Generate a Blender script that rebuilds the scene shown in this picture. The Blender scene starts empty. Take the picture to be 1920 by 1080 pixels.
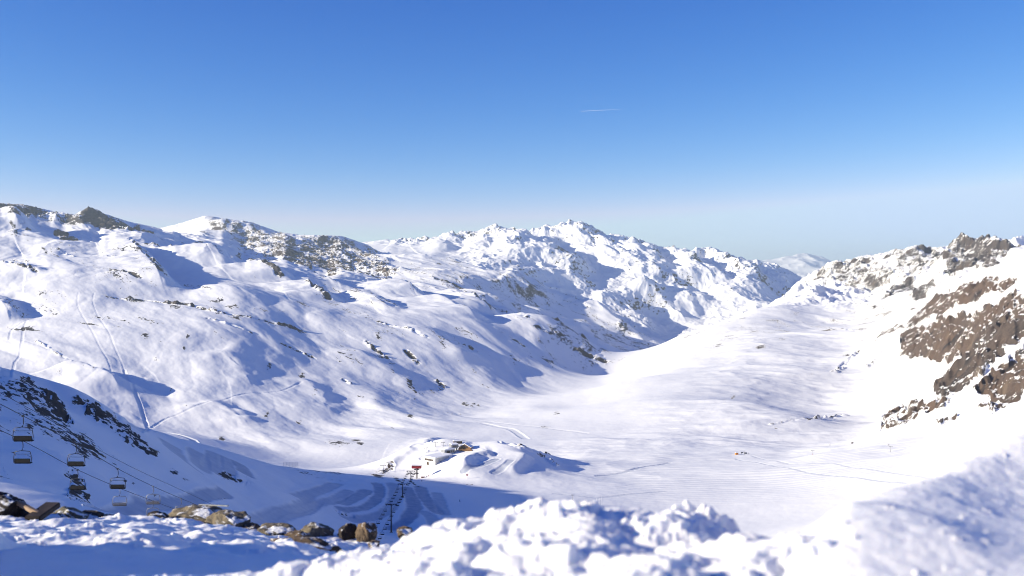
import bpy, bmesh, math, random, time
import numpy as np
from mathutils import Vector, Matrix
T0 = time.time()
rng = np.random.default_rng(7)
random.seed(7)
S = bpy.context.scene
COL = S.collection
F = 1884.0           # focal length in photo pixels
U0, V0 = 960.0, 500.0
SUN_EL, SUN_AZ = 17.0, -103.0       # degrees; azimuth from +Y, positive towards +X
EXPO = 0.92
SKYK = 1.0

def P(u, v, Y):
    return Vector(((u - U0) / F * Y, Y, -(v - V0) / F * Y))

# ------------------------------------------------------------------ noise
def _hash(ix, iy, seed):
    h = (ix.astype(np.uint32) * np.uint32(374761393) + iy.astype(np.uint32) * np.uint32(668265263)
         + np.uint32((seed * 2246822519) & 0xFFFFFFFF))
    h = (h ^ (h >> np.uint32(13))) * np.uint32(1274126177)
    h = h ^ (h >> np.uint32(16))
    return h
def perlin(x, y, seed=0):
    xf = np.floor(x); yf = np.floor(y)
    ix = xf.astype(np.int64); iy = yf.astype(np.int64)
    fx = (x - xf).astype(np.float32); fy = (y - yf).astype(np.float32)
    def g(a, b, dx, dy):
        ang = _hash(ix + a, iy + b, seed).astype(np.float32) * np.float32(2 * math.pi / 4294967296.0)
        return np.cos(ang) * dx + np.sin(ang) * dy
    sx = fx * fx * fx * (fx * (fx * 6 - 15) + 10); sy = fy * fy * fy * (fy * (fy * 6 - 15) + 10)
    a = g(0, 0, fx, fy); b = g(1, 0, fx - 1, fy); c = g(0, 1, fx, fy - 1); d = g(1, 1, fx - 1, fy - 1)
    return ((a + sx * (b - a)) * (1 - sy) + (c + sx * (d - c)) * sy) * 1.5
def fbm(x, y, octv=4, gain=.5, lac=2.03, seed=0):
    r = 0; a = 1.0; n = 0
    for o in range(octv):
        r = r + a * perlin(x, y, seed + o * 17); n += a; a *= gain
        x, y = x * lac + 13.7, y * lac + 7.3
    return r / n
def ridged(x, y, octv=5, gain=.55, lac=2.05, seed=0):
    r = 0; a = 1.0; n = 0; w = 1.0
    for o in range(octv):
        s = 1 - np.abs(perlin(x, y, seed + o * 17)); s = s * s * w
        r = r + a * s; n += a; a *= gain; w = np.clip(s * 1.6, 0, 1)
        x, y = x * lac + 3.7, y * lac + 9.3
    return r / n
def sstep(a, b, x):
    t = np.clip((x - a) / (b - a), 0, 1); return t * t * (3 - 2 * t)

# ------------------------------------------------------------------ thin plate surface v(u, ln Y)
class TPS:
    def __init__(self, pts, reg=1e-4):
        p = np.array(pts, float)
        self.c = np.stack([(p[:, 0] - U0) / F, np.log(p[:, 2])], 1)
        n = len(p)
        K = self.k(self.c, self.c) + np.eye(n) * reg
        Q = np.concatenate([np.ones((n, 1)), self.c], 1)
        A = np.zeros((n + 3, n + 3)); A[:n, :n] = K; A[:n, n:] = Q; A[n:, :n] = Q.T
        b = np.zeros(n + 3); b[:n] = p[:, 1]
        s = np.linalg.solve(A, b); self.w, self.a = s[:n], s[n:]
    def k(self, A, B):
        d2 = ((A[:, None, :] - B[None, :, :]) ** 2).sum(2)
        return np.where(d2 > 1e-14, .5 * d2 * np.log(d2 + 1e-20), 0)
    def __call__(self, u, s):
        q = np.stack([(u.ravel() - U0) / F, s.ravel()], 1); out = np.empty(len(q))
        for i in range(0, len(q), 20000):
            c = q[i:i + 20000]
            out[i:i + 20000] = self.k(c, self.c) @ self.w + self.a[0] + c @ self.a[1:]
        return out.reshape(u.shape)

class Sheet:
    """a heightfield sampled on rays: columns u, rows s = ln Y"""
    def __init__(self, tps, us, ss, cu=9.0, cs=.011):
        self.us, self.ss = us, ss
        gu = np.arange(us[0], us[-1] + cu, cu); gs = np.arange(ss[0], ss[-1] + cs, cs)
        G = tps(*np.meshgrid(gu, gs))
        def up(G, g, x, axis):       # cubic (Catmull-Rom) upsample along one axis
            t = (x - g[0]) / (g[1] - g[0]); i = np.clip(np.floor(t).astype(int), 0, len(g) - 2); f = t - i
            n = len(g) - 1
            i0, i1, i2, i3 = np.clip(i - 1, 0, n), i, np.clip(i + 1, 0, n), np.clip(i + 2, 0, n)
            w0 = -.5 * f + f * f - .5 * f ** 3; w1 = 1 - 2.5 * f * f + 1.5 * f ** 3
            w2 = .5 * f + 2 * f * f - 1.5 * f ** 3; w3 = -.5 * f * f + .5 * f ** 3
            if axis == 0:
                return G[i0] * w0[:, None] + G[i1] * w1[:, None] + G[i2] * w2[:, None] + G[i3] * w3[:, None]
            return G[:, i0] * w0 + G[:, i1] * w1 + G[:, i2] * w2 + G[:, i3] * w3
        self.V = up(up(G, gs, ss, 0), gu, us, 1)
        self.U, s2 = np.meshgrid(us, ss)
        self.Y = np.exp(s2); self.X = (self.U - U0) / F * self.Y
        self.Z = -(self.V - V0) / F * self.Y
        self.Vb = self.V.copy()
        self.run = np.minimum.accumulate(np.vstack([np.full((1, len(us)), 9e9), self.Vb[:-1]]), 0)
        self.rock = np.zeros_like(self.Z); self.groom = np.zeros_like(self.Z); self.tint = np.zeros_like(self.Z); self.bl = np.zeros_like(self.Z)
    def hit(self, u, v):
        """nearest surface point seen at photo pixel (u, v)"""
        j = int(np.clip(np.searchsorted(self.us, u), 1, len(self.us) - 1)); c = self.Vb[:, j]
        k = np.nonzero(c[:] <= v)[0]
        k = [q for q in k if q > 0 and c[q - 1] > v] or list(k[:1])
        if not k:
            k = [int(np.argmin(c))]
        Y = float(np.exp(self.ss[k[0]])); return (u - U0) / F * Y, Y
    def line(self, pts, step=10, Y=None):
        out = []
        for (a, b) in zip(pts[:-1], pts[1:]):
            n = max(1, int(math.hypot(b[0] - a[0], b[1] - a[1]) / step))
            for i in range(n):
                t = i / n; out.append((a[0] + (b[0] - a[0]) * t, a[1] + (b[1] - a[1]) * t))
        out.append(pts[-1])
        w = np.array([self.hit(*p) for p in out])
        if len(w) > 4:
            for _ in range(2):
                w[1:-1] = (w[:-2] + 2 * w[1:-1] + w[2:]) / 4
        return w
    def field(self, w, maxd):
        """indices near a world polyline, signed distance (+ on its right side when walked) and parameter 0..1"""
        lo, hi = w.min(0) - maxd, w.max(0) + maxd
        idx = np.nonzero((self.X > lo[0]) & (self.X < hi[0]) & (self.Y > lo[1]) & (self.Y < hi[1]))
        x, y = self.X[idx], self.Y[idx]
        best = np.full(len(x), 1e9); sg = np.zeros(len(x)); tt = np.zeros(len(x)); n = len(w) - 1
        for i in range(n):
            a, b = w[i], w[i + 1]; d = b - a; L2 = max((d ** 2).sum(), 1e-9)
            t = np.clip(((x - a[0]) * d[0] + (y - a[1]) * d[1]) / L2, 0, 1)
            ex, ey = x - a[0] - t * d[0], y - a[1] - t * d[1]
            dd = np.hypot(ex, ey); m = dd < best
            best = np.where(m, dd, best); sg = np.where(m, np.sign(d[1] * ex - d[0] * ey), sg)
            tt = np.where(m, (i + t) / n, tt)
        k = best < maxd
        return (idx[0][k], idx[1][k]), best[k], sg[k], tt[k]
    def ridge(self, pts, H, wl, wr, hollow=.0, rock=0.0, jag=.25, rockw=.5):
        """a crest: gentle on its sunny side, steep in the lee; pts in photo pixels laid on the surface"""
        w = self.line(pts)
        if w[0, 1] > w[-1, 1]: w = w[::-1]
        idx, d, sg, t = self.field(w, max(wl, wr) * 2.2)
        x, y = self.X[idx], self.Y[idx]
        d = d + perlin(x / wr, y / wr, 5) * wr * jag
        wid = np.where(sg < 0, wl, wr); taper = sstep(0, .22, t) * sstep(0, .22, 1 - t)
        prof = np.exp(-np.clip(d / wid, 0, 9) ** 1.5)
        h = H * taper * prof
        if hollow:
            h = h - hollow * H * taper * np.where(sg > 0, np.exp(-((d - 1.3 * wr) / (.8 * wr)) ** 2), 0)
        self.Z[idx] += h
        if rock:
            self.rock[idx] = np.maximum(self.rock[idx], rock * taper * np.exp(-(d / (wr * rockw)) ** 2) * (np.where(sg > 0, 1, .5)))
    def track(self, pts, width, depth, groom=.6, edge=.3):
        w = self.line(pts, 6); idx, d, sg, t = self.field(w, width * 1.6)
        k = sstep(width * .70, width * .40, d + perlin(self.X[idx] / width, self.Y[idx] / width, 77) * width * .12)
        self.Z[idx] += -depth * k + depth * edge * np.exp(-((d - width * .68) / (width * .14)) ** 2)
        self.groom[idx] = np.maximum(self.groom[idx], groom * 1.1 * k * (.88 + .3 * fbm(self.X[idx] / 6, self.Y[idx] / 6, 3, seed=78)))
    def blob(self, u, v, ru, rv, s, ang=0., tint=None):
        ru, rv, s = ru * 1.25, rv * 1.3, s * .82
        Yh = self.hit(u, v)[1]; R = max(ru, rv) * 1.6
        j0, j1 = np.searchsorted(self.us, [u - R, u + R]); i0, i1 = np.searchsorted(self.ss, [math.log(Yh * .72), math.log(Yh * 1.4)])
        sl = (slice(i0, i1), slice(j0, j1))
        if i1 <= i0 or j1 <= j0: return
        du, dv = self.U[sl] - u, self.Vb[sl] - v
        c, s_ = math.cos(ang), math.sin(ang)
        a, b = (du * c + dv * s_) / ru, (-du * s_ + dv * c) / rv
        k = np.exp(-(a * a + b * b) * 1.1) * s
        self.bl[sl] = np.maximum(self.bl[sl], k)
        if tint is not None:
            self.tint[sl] = np.maximum(self.tint[sl], tint * sstep(.05, .3, k))
    def band(self, pts, width, s, H=0.):
        w = self.line(pts); idx, d, sg, t = self.field(w, width * 2)
        k = np.exp(-(d / width) ** 2) * sstep(0, .1, t) * sstep(0, .1, 1 - t)
        self.rock[idx] = np.maximum(self.rock[idx], (s + .12) * k); self.Z[idx] += H * k
    def poly(self, pts, s, soft=10, Yr=(0, 1e9), tint=None, wob=12):
        p = np.array(pts, float); lo, hi = p.min(0) - soft - wob, p.max(0) + soft + wob
        idx = np.nonzero((self.U > lo[0]) & (self.U < hi[0]) & (self.Vb > lo[1]) & (self.Vb < hi[1]) & (self.Y > Yr[0]) & (self.Y < Yr[1]))
        u = self.U[idx]; v = self.Vb[idx]
        u = u + fbm(u / 30, v / 30, 3, seed=3) * wob * 2; v = v + fbm(u / 30 + 50, v / 30, 3, seed=4) * wob * 1.5
        inside = np.zeros(len(u), bool); best = np.full(len(u), 1e9)
        for (a, b) in zip(p, np.roll(p, -1, 0)):
            c = ((a[1] > v) != (b[1] > v)); xi = (b[0] - a[0]) * (v - a[1]) / (b[1] - a[1] + 1e-9) + a[0]
            inside ^= c & (u < xi)
            d = b - a; t = np.clip(((u - a[0]) * d[0] + (v - a[1]) * d[1]) / max((d ** 2).sum(), 1e-9), 0, 1)
            best = np.minimum(best, np.hypot(u - a[0] - t * d[0], v - a[1] - t * d[1]))
        k = s * sstep(-soft, soft, np.where(inside, best, -best))
        self.rock[idx] = np.maximum(self.rock[idx], k)
        if tint is not None:
            self.tint[idx] = np.maximum(self.tint[idx], tint * sstep(-soft, soft, np.where(inside, best, -best)))
    def cone(self, u, v, r, H, seed, rock=0.):
        x, y = self.hit(u, v); d = np.hypot(self.X - x, (self.Y - y) * .8); idx = np.nonzero(d < r)
        k = np.clip(1 - d[idx] / r, 0, 1) ** 1.15; a = np.arctan2(self.Y[idx] - y, self.X[idx] - x)
        rib = 1 + .35 * np.sin(a * 5 + seed) * (1 - k) + .25 * fbm(self.X[idx] / (r * .3), self.Y[idx] / (r * .3), 3, seed=seed)
        self.Z[idx] += H * k * rib
        if rock: self.rock[idx] = np.maximum(self.rock[idx], rock * sstep(0, .4, k))
    def skyline(self, pts, Y0, Y1, soft=22):
        """raise or lower the crest as a whole so that it stands at its own height"""
        p = np.array(pts, float); sel = (self.Y[:, 0] > Y0); cols = np.nonzero((self.us >= p[0, 0]) & (self.us <= p[-1, 0]))[0]
        V = V0 - self.Z / self.Y * F; top = V[sel][:, cols].min(0); d = top - np.interp(self.us[cols], p[:, 0], p[:, 1])
        n = max(3, int(soft / (self.us[cols[1]] - self.us[cols[0]]))); k = np.hanning(2 * n + 1); k /= k.sum()
        d = np.convolve(np.pad(d, n, mode='edge'), k, 'valid')
        full = np.interp(self.us, self.us[cols], d, left=d[0], right=d[-1])
        full = np.clip(full, -34, 34); fade = sstep(p[0, 0] - 170, p[0, 0] + 10, self.us) * sstep(p[-1, 0] + 90, p[-1, 0], self.us)
        self.Z += (full * fade)[None, :] * self.Y / F * sstep(Y0, Y1, self.Y)
    def slope(self):
        """slope as rise over run from the finished heights"""
        dZu = np.gradient(self.Z, axis=1); dZs = np.gradient(self.Z, axis=0)
        dXu = np.gradient(self.X, axis=1); dXs = np.gradient(self.X, axis=0); dYs = np.gradient(self.Y, axis=0)
        gx = dZu / dXu; gy = (dZs - gx * dXs) / dYs
        return gx, gy
    def ground(self, x, y):
        u = U0 + x / y * F; s = math.log(y)
        j = int(np.clip(np.searchsorted(self.us, u) - 1, 0, len(self.us) - 2)); i = int(np.clip(np.searchsorted(self.ss, s) - 1, 0, len(self.ss) - 2))
        fu = (u - self.us[j]) / (self.us[j + 1] - self.us[j]); fs = (s - self.ss[i]) / (self.ss[i + 1] - self.ss[i])
        Z = self.Z
        return float((Z[i, j] * (1 - fu) + Z[i, j + 1] * fu) * (1 - fs) + (Z[i + 1, j] * (1 - fu) + Z[i + 1, j + 1] * fu) * fs)
    def mesh(self, name, mat, keep=None):
        R, C = self.Z.shape
        q = np.arange(R * C).reshape(R, C)
        f = np.stack([q[:-1, :-1], q[:-1, 1:], q[1:, 1:], q[1:, :-1]], -1)
        f = f.reshape(-1, 4) if keep is None else f[keep[:-1, :-1]]
        used = np.unique(f); remap = np.zeros(R * C, np.int32); remap[used] = np.arange(len(used)); f = remap[f].astype(np.int32)
        co = np.stack([self.X, self.Y, self.Z], -1).reshape(-1, 3)[used].astype(np.float32)
        me = bpy.data.meshes.new(name)
        me.vertices.add(len(co)); me.vertices.foreach_set('co', co.ravel())
        me.loops.add(f.size); me.loops.foreach_set('vertex_index', f.ravel())
        me.polygons.add(len(f)); me.polygons.foreach_set('loop_start', np.arange(0, f.size, 4, dtype=np.int32))
        me.polygons.foreach_set('use_smooth', np.ones(len(f), bool))
        for an, arr in (('rock', self.rock), ('groom', self.groom), ('tint', self.tint)):
            at = me.attributes.new(an, 'FLOAT', 'POINT'); at.data.foreach_set('value', arr.ravel()[used].astype(np.float32))
        me.update(calc_edges=True); me.materials.append(mat)
        o = bpy.data.objects.new(name, me); COL.objects.link(o); o['kind'] = 'structure'
        return o

# ------------------------------------------------------------------ node materials
def new_mat(name):
    m = bpy.data.materials.new(name); m.use_nodes = True; nt = m.node_tree; nt.nodes.clear()
    return m, nt
class N:
    def __init__(self, nt): self.nt = nt
    def n(self, t, **k):
        x = self.nt.nodes.new(t)
        for a, b in k.items():
            if a.startswith('i_'): x.inputs[a[2:].replace('_', ' ')].default_value = b
            else: setattr(x, a, b)
        return x
    def l(self, a, b): self.nt.links.new(a, b)
    def math(self, op, a, b=None, c=None, clamp=False):
        x = self.n('ShaderNodeMath', operation=op, use_clamp=clamp)
        for i, v in enumerate((a, b, c)):
            if v is None: continue
            if isinstance(v, (int, float)): x.inputs[i].default_value = v
            else: self.l(v, x.inputs[i])
        return x.outputs[0]
    def ramp(self, v, a, b, lo=0., hi=1., smooth=True):
        x = self.n('ShaderNodeMapRange', interpolation_type='SMOOTHSTEP' if smooth else 'LINEAR')
        for i, q in enumerate((v, a, b, lo, hi)):
            if isinstance(q, (int, float)): x.inputs[i].default_value = q
            else: self.l(q, x.inputs[i])
        return x.outputs[0]
    def mix(self, f, a, b):
        x = self.n('ShaderNodeMix', data_type='RGBA')
        for s, q in ((x.inputs[0], f), (x.inputs[6], a), (x.inputs[7], b)):
            if isinstance(q, (int, float)): s.default_value = q
            elif isinstance(q, tuple): s.default_value = (*q, 1)
            else: self.l(q, s)
        return x.outputs[2]
    def noise(self, vec, scale, detail=5, rough=.55, dist=0.):
        x = self.n('ShaderNodeTexNoise', i_Scale=scale, i_Detail=detail, i_Roughness=rough, i_Distortion=dist)
        self.l(vec, x.inputs['Vector']); return x.outputs['Fac']
    def attr(self, name):
        return self.n('ShaderNodeAttribute', attribute_name=name, attribute_type='GEOMETRY').outputs['Fac']
    def mapping(self, vec, scale=(1, 1, 1), rot=(0, 0, 0)):
        x = self.n('ShaderNodeMapping'); x.inputs['Scale'].default_value = scale; x.inputs['Rotation'].default_value = rot
        self.l(vec, x.inputs['Vector']); return x.outputs['Vector']
    def bsdf(self, col, rough=.6, spec=.2, normal=None, metal=0.):
        x = self.n('ShaderNodeBsdfPrincipled')
        for k, q in (('Base Color', col), ('Roughness', rough), ('Specular IOR Level', spec), ('Metallic', metal)):
            if isinstance(q, tuple): x.inputs[k].default_value = (*q, 1)
            elif isinstance(q, (int, float)): x.inputs[k].default_value = q
            else: self.l(q, x.inputs[k])
        if normal is not None: self.l(normal, x.inputs['Normal'])
        return x
    def out(self, sh):
        o = self.n('ShaderNodeOutputMaterial'); self.l(sh, o.inputs['Surface'])

def terrain_mat(name, scale=1., brown=(.105, .070, .050), grey=(.072, .066, .067), rot=.6, stretch=(1, 1, 1), bumpd=1.0, snow=(.885, .886, .880), strata=False):
    """wind packed snow with bare rock where the ground's own rock cover says so"""
    m, nt = new_mat(name); g = N(nt)
    geo = g.n('ShaderNodeNewGeometry'); pos = geo.outputs['Position']
    mp = g.mapping(g.mapping(pos, (1, 1, 1), (0, 0, rot)), stretch)
    n1 = g.noise(mp, .045 * scale, 9, .62, .4)
    n2 = g.noise(mp, .16 * scale, 7, .6, .2)
    st = g.mapping(g.mapping(pos, (1, 1, 1), (0, .72, 0)), (.24, .85, 1.3)) if strata else mp; n3 = g.noise(st, (.2 if strata else .11) * scale, 8, .62, .3)
    n1 = g.math('ADD', g.math('MULTIPLY', n1, .2), g.math('MULTIPLY', n3, .8))
    if strata: n2 = g.noise(st, .55 * scale, 7, .6, .2)
    nn = g.math('ADD', g.math('MULTIPLY', n1, .62), g.math('MULTIPLY', n2, .38))
    n0 = g.noise(mp, .0125 * scale, 4, .55)
    nn = g.math('ADD', g.math('MULTIPLY', nn, .68), g.math('MULTIPLY', n0, .32))
    rk = g.attr('rock')
    thr = g.math('ADD', rk, g.math('MULTIPLY', g.math('SUBTRACT', nn, .5), 5.0))
    mask = g.ramp(thr, .50, .60)
    mask = g.math('MULTIPLY', mask, g.ramp(rk, .02, .12))
    # rock colour
    c1 = g.noise(mp, .02 * scale, 6, .6); c2 = g.noise(pos, .35 * scale, 6, .7)
    tint = g.math('ADD', g.attr('tint'), g.math('MULTIPLY', g.math('SUBTRACT', c1, .5), 1.6), clamp=True)
    rc = g.mix(tint, grey, brown)
    c3 = g.noise(st, .05 * scale, 7, .65, .6)
    rc = g.mix(g.ramp(c2, .35, .7), rc, g.mix(.55, rc, (.03, .027, .027))); rc = g.mix(g.ramp(c3, .54, .66), rc, (.028, .026, .027)); rc = g.mix(g.ramp(c3, .44, .34), rc, g.mix(.5, rc, (.16, .125, .09)))
    # snow colour: groomed snow is a little greyer, old wind crust varies slightly
    s1 = g.noise(pos, .012 * scale, 5, .6)
    sc = g.mix(g.ramp(s1, .35, .7), snow, (snow[0] * .965, snow[1] * .968, snow[2] * .975))
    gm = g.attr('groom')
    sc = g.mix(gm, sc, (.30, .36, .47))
    col = g.mix(mask, sc, rc)
    # relief
    b0 = g.noise(pos, .12 * scale, 8, .6)
    b1 = g.noise(mp, .5 * scale, 6, .6)
    hh = g.math('ADD', g.math('MULTIPLY', b0, .55 / scale), g.math('MULTIPLY', g.math('MULTIPLY', b1, mask), 2.2 / scale))
    hh = g.math('ADD', hh, g.math('MULTIPLY', mask, .8 / scale))
    bp = g.n('ShaderNodeBump', i_Strength=.55 * bumpd, i_Distance=1.0); g.l(hh, bp.inputs['Height'])
    rough = g.ramp(mask, 0, 1, .62, .9)
    g.out(g.bsdf(col, rough, .18, bp.outputs['Normal']).outputs[0])
    return m

def flat_mat(name, col, rough=.6, metal=0., var=.15, scale=4., spec=.3):
    m, nt = new_mat(name); g = N(nt)
    tc = g.n('ShaderNodeTexCoord').outputs['Object']
    n = g.noise(tc, scale, 6, .6)
    dark = tuple(c * (1 - var) for c in col); light = tuple(min(1, c * (1 + var)) for c in col)
    c = g.mix(g.ramp(n, .3, .7), dark, light)
    bp = g.n('ShaderNodeBump', i_Strength=.12, i_Distance=.02); g.l(n, bp.inputs['Height'])
    g.out(g.bsdf(c, rough, spec, bp.outputs['Normal'], metal).outputs[0]); return m

# ------------------------------------------------------------------ the big terrain: photo row of the ground at (column, distance)
PTS = [
 # left massif skyline and its back
 (0,383,4300),(45,384,4300),(100,396,4300),(140,405,4250),(152,400,4300),(168,385,4300),(182,396,4300),(200,404,4300),(240,416,4400),(300,428,4600),
 (-200,395,4300),(-500,420,4000),(-900,450,3600),(-1400,520,3000),
 (0,420,5600),(168,425,5600),(300,440,5500),(-500,470,5600),
 (385,404,6300),(340,418,6200),(430,414,6300),(470,416,6200),(520,434,6100),(560,440,6100),(640,442,6000),(690,459,6000),
 (385,440,7300),(520,470,7300),(640,475,7300),(730,505,7000),(735,488,5900),
 # left massif faces
 (0,760,1500),(0,690,1780),(0,600,2230),(0,500,2850),(0,430,3450),
 (-200,760,1500),(-200,690,1780),(-200,500,2850),(-500,760,1500),(-500,520,2800),(-900,700,1500),(-1400,700,1500),
 (150,770,1480),(150,720,1650),(150,640,2000),(150,550,2480),(150,480,3100),(150,430,3700),
 (300,800,1420),(300,760,1560),(300,700,1800),(300,620,2130),(300,570,2400),(300,500,3150),(300,455,3800),
 (390,535,2800),(380,560,2500),
 (450,800,1480),(450,740,1680),(450,660,2000),(450,600,2280),(450,560,2520),(450,535,2700),(450,500,3300),(450,470,4500),(430,440,5400),
 (600,820,1500),(600,760,1720),(600,697,2000),(600,628,2320),(600,572,2720),(600,543,3100),(600,511,3800),(600,478,5000),
 (750,790,1650),(750,735,1960),(750,660,2300),(750,592,2680),(750,566,3050),(750,543,3800),(750,512,4650),
 (900,768,1850),(900,702,2250),(900,624,2620),(900,588,3000),(900,570,3500),(900,550,4100),(900,520,4700),(880,494,5300),(960,513,5400),(800,487,5400),
 (900,520,6500),(800,510,6700),(1000,560,6300),
 (1000,737,2150),(1000,707,2350),(1000,654,2620),(1000,592,3000),(1000,606,3450),(1000,575,4600),(1045,604,2970),(1045,692,2500),(1000,528,5300),
 (1100,692,2640),(1100,635,2950),(1100,655,3600),(1100,612,4400),(1100,571,5000),(1100,600,5800),
 (1135,661,2960),(1163,683,3040),(1150,690,3600),(1160,650,3950),(1160,610,4700),(1160,640,5500),(1210,655,4300),(1245,640,4900),(1250,665,5600),
 # valley floor
 (400,822,1300),(550,850,1300),(650,842,1300),(700,805,1500),(820,822,1400),(900,792,1650),(1000,765,1800),(1085,732,2250),(1140,708,2620),
 (1190,700,3300),(1250,680,4000),(1320,660,4800),(1400,640,5600),
 (1000,820,1400),(1000,860,1210),(1100,850,1220),(1100,800,1480),(1100,760,1800),(1200,800,1440),(1200,750,1700),(1200,710,2050),(1200,685,2500),
 (1200,900,1020),(1100,900,1010),(1050,930,920),(1200,950,900),(1300,970,860),(1300,900,1012),(1300,800,1420),(1300,740,1760),(1300,700,2050),(1300,655,2600),
 (1400,900,1010),(1400,840,1230),(1400,760,1620),(1400,700,2000),(1400,640,2500),(1500,860,1110),(1500,780,1400),(1500,700,1850),(1500,640,2250),(1500,580,2800),
 # right massif
 (1195,674,2720),(1250,642,2850),(1280,626,2900),(1373,599,3000),(1427,578,3050),(1493,535,3250),(1557,492,3500),(1600,484,3300),(1650,476,3100),
 (1710,460,2900),(1750,466,2800),(1780,459,2700),(1800,441,2650),(1830,445,2600),(1870,441,2500),(1920,450,2400),(2100,440,2200),(2300,430,2000),
 (1280,655,3700),(1427,625,3900),(1557,540,4300),(1710,500,3800),(1870,490,3400),(2100,480,3000),
 (1600,850,1076),(1600,750,1400),(1600,650,1900),(1600,600,2300),(1600,550,2750),(1600,510,3100),
 (1700,850,1020),(1700,760,1250),(1700,690,1480),(1700,620,1750),(1700,570,2150),(1700,520,2550),(1700,485,2800),
 (1800,800,940),(1800,700,1130),(1800,620,1280),(1800,550,1420),(1800,520,1800),(1800,495,2250),(1800,465,2480),
 (1900,760,800),(1900,650,960),(1900,570,1070),(1900,525,1250),(1900,505,1650),(1900,475,2150),
 (2100,800,600),(2100,600,900),(2100,500,1500),(1660,802,1130),(1920,850,640),(1750,900,850),(1600,930,880),
 # spur in front on the left, under the added shoulder's shade
 (-900,560,300),(-500,640,360),(-250,680,400),(-100,702,425),(0,713,440),(60,722,455),(118,762,470),(150,741,490),(200,771,550),(250,796,630),(300,812,700),
 (400,836,800),(500,868,880),(590,885,935),(650,888,970),
 (-500,640,620),(-250,740,640),(0,760,660),(150,795,720),(250,830,850),(300,845,930),(400,850,1040),(500,872,1050),(590,880,1080),
 (0,790,1080),(-250,780,1080),(200,812,1150),(-600,730,1000),
 (0,900,200),(0,960,150),(0,820,290),(100,850,300),(150,940,215),(200,850,400),(200,930,270),(300,900,420),(300,960,330),(400,880,580),(400,940,450),
 (500,920,610),(500,965,520),(600,925,760),(600,970,620),(650,950,720),(700,925,830),(690,1000,620),(680,1060,480),(731,998,686),(755,933,805),(770,903,920),
 (800,985,690),(800,940,800),(850,912,950),(880,940,820),(900,985,720),(1000,950,850),(1000,1000,720),(740,896,985),(790,893,1030),
 (-250,920,160),(-500,850,200),(-900,800,120),(-500,1000,80),
 # knoll with the stations and the snow peak beside it
 (700,887,1040),(760,857,1085),(800,831,1115),(835,821,1125),(885,831,1115),(900,850,1070),(815,868,1050),(850,845,1085),
 (930,828,1105),(975,832,1095),(1020,857,1085),(1060,881,1055),(1090,884,1060),(870,872,1010),(930,890,1000),(860,897,990),(980,905,985),(900,858,1050),
 (760,868,1230),(835,842,1260),(930,845,1240),(1000,862,1190),(700,872,1160),
 # hillside between camera and valley (mostly hidden)
 (0,1040,60),(300,1080,80),(700,1120,120),(1000,1130,120),(1300,1130,120),(1600,1080,120),(1900,1000,100),(2200,900,90),
 (0,1150,22),(600,1180,22),(1200,1180,22),(1800,1120,22),(-600,1100,22),(2200,1050,22),
 (300,1000,240),(700,1090,300),(1000,1090,350),(1300,1060,450),(1600,1010,500),(1900,930,420),(2200,800,350),(1300,1000,750),(1600,960,770),
]
def ss1(a, b, x):
    t = min(1, max(0, (x - a) / (b - a))); return t * t * (3 - 2 * t)
PTS = [(u, v, Y * (1 + .30 * ss1(1420, 1640, u) * ss1(850, 760, v)) if (u > 1240 and Y > 580 and Y < 4400 and v < 850) else Y) for u, v, Y in PTS]
PTS += [(1250, 660, 3150), (1340, 638, 3350), (1400, 606, 3450), (1493, 556, 3950), (1557, 512, 4600)]
us = np.concatenate([np.arange(-4200, -1500, 40), np.arange(-1500, -60, 14), np.arange(-60, 1980, 1.55), np.arange(1980, 2360, 14)])
ss = np.concatenate([np.linspace(math.log(20), math.log(140), 60)[:-1], np.linspace(math.log(140), math.log(900), 380)[:-1],
                     np.linspace(math.log(900), math.log(1320), 250)[:-1], np.linspace(math.log(1320), math.log(7600), 860)])
A = Sheet(TPS(PTS), us, ss)
X, Y = A.X, A.Y
print('base', round(time.time() - T0, 1))
VX = np.interp(Y, [900, 1300, 1400, 1750, 2300, 3000, 4200, 6000], [-330, -250, -82, 30, 150, 340, 602, 1080])
LEFT = sstep(1180, 1450, Y) * sstep(60, -160, X - VX)
RIGHT = sstep(700, 1300, Y) * sstep(100, 420, X - VX)
NEAR = sstep(1150, 900, Y) * sstep(60, -120, X - np.interp(Y, [100, 600, 900, 1150], [0, -20, -90, -240]))
PLAIN = np.clip(1 - LEFT - RIGHT - NEAR, 0, 1)
# --- left massif: broad spurs and hollows running down towards the valley
ca, sa = .52, -.854
LX, LY = (X * ca + Y * sa), (-X * sa + Y * ca)
wx = fbm(X / 500, Y / 500, 3, seed=90) * 130; wy = fbm(X / 500 + 40, Y / 500, 3, seed=91) * 130
A.Z += LEFT * (fbm((LX + wx) / 620, (LY + wy) / 260, 3, .42, seed=1) * 19 + fbm((LX + wy) / 230, (LY + wx) / 90, 3, .45, seed=2) * 2.4)
A.Z += LEFT * sstep(2400, 4500, Y) * (ridged((LX + wx) / 700, (LY + wy) / 420, 5, .5, seed=8) - .45) * 44
A.Z += LEFT * (fbm(LX / 95, LY / 30, 4, .5, seed=5) * 1.0 - ridged((LX + wx) / 330, (LY + wy) / 95, 3, .45, seed=6) * 1.9)
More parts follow.
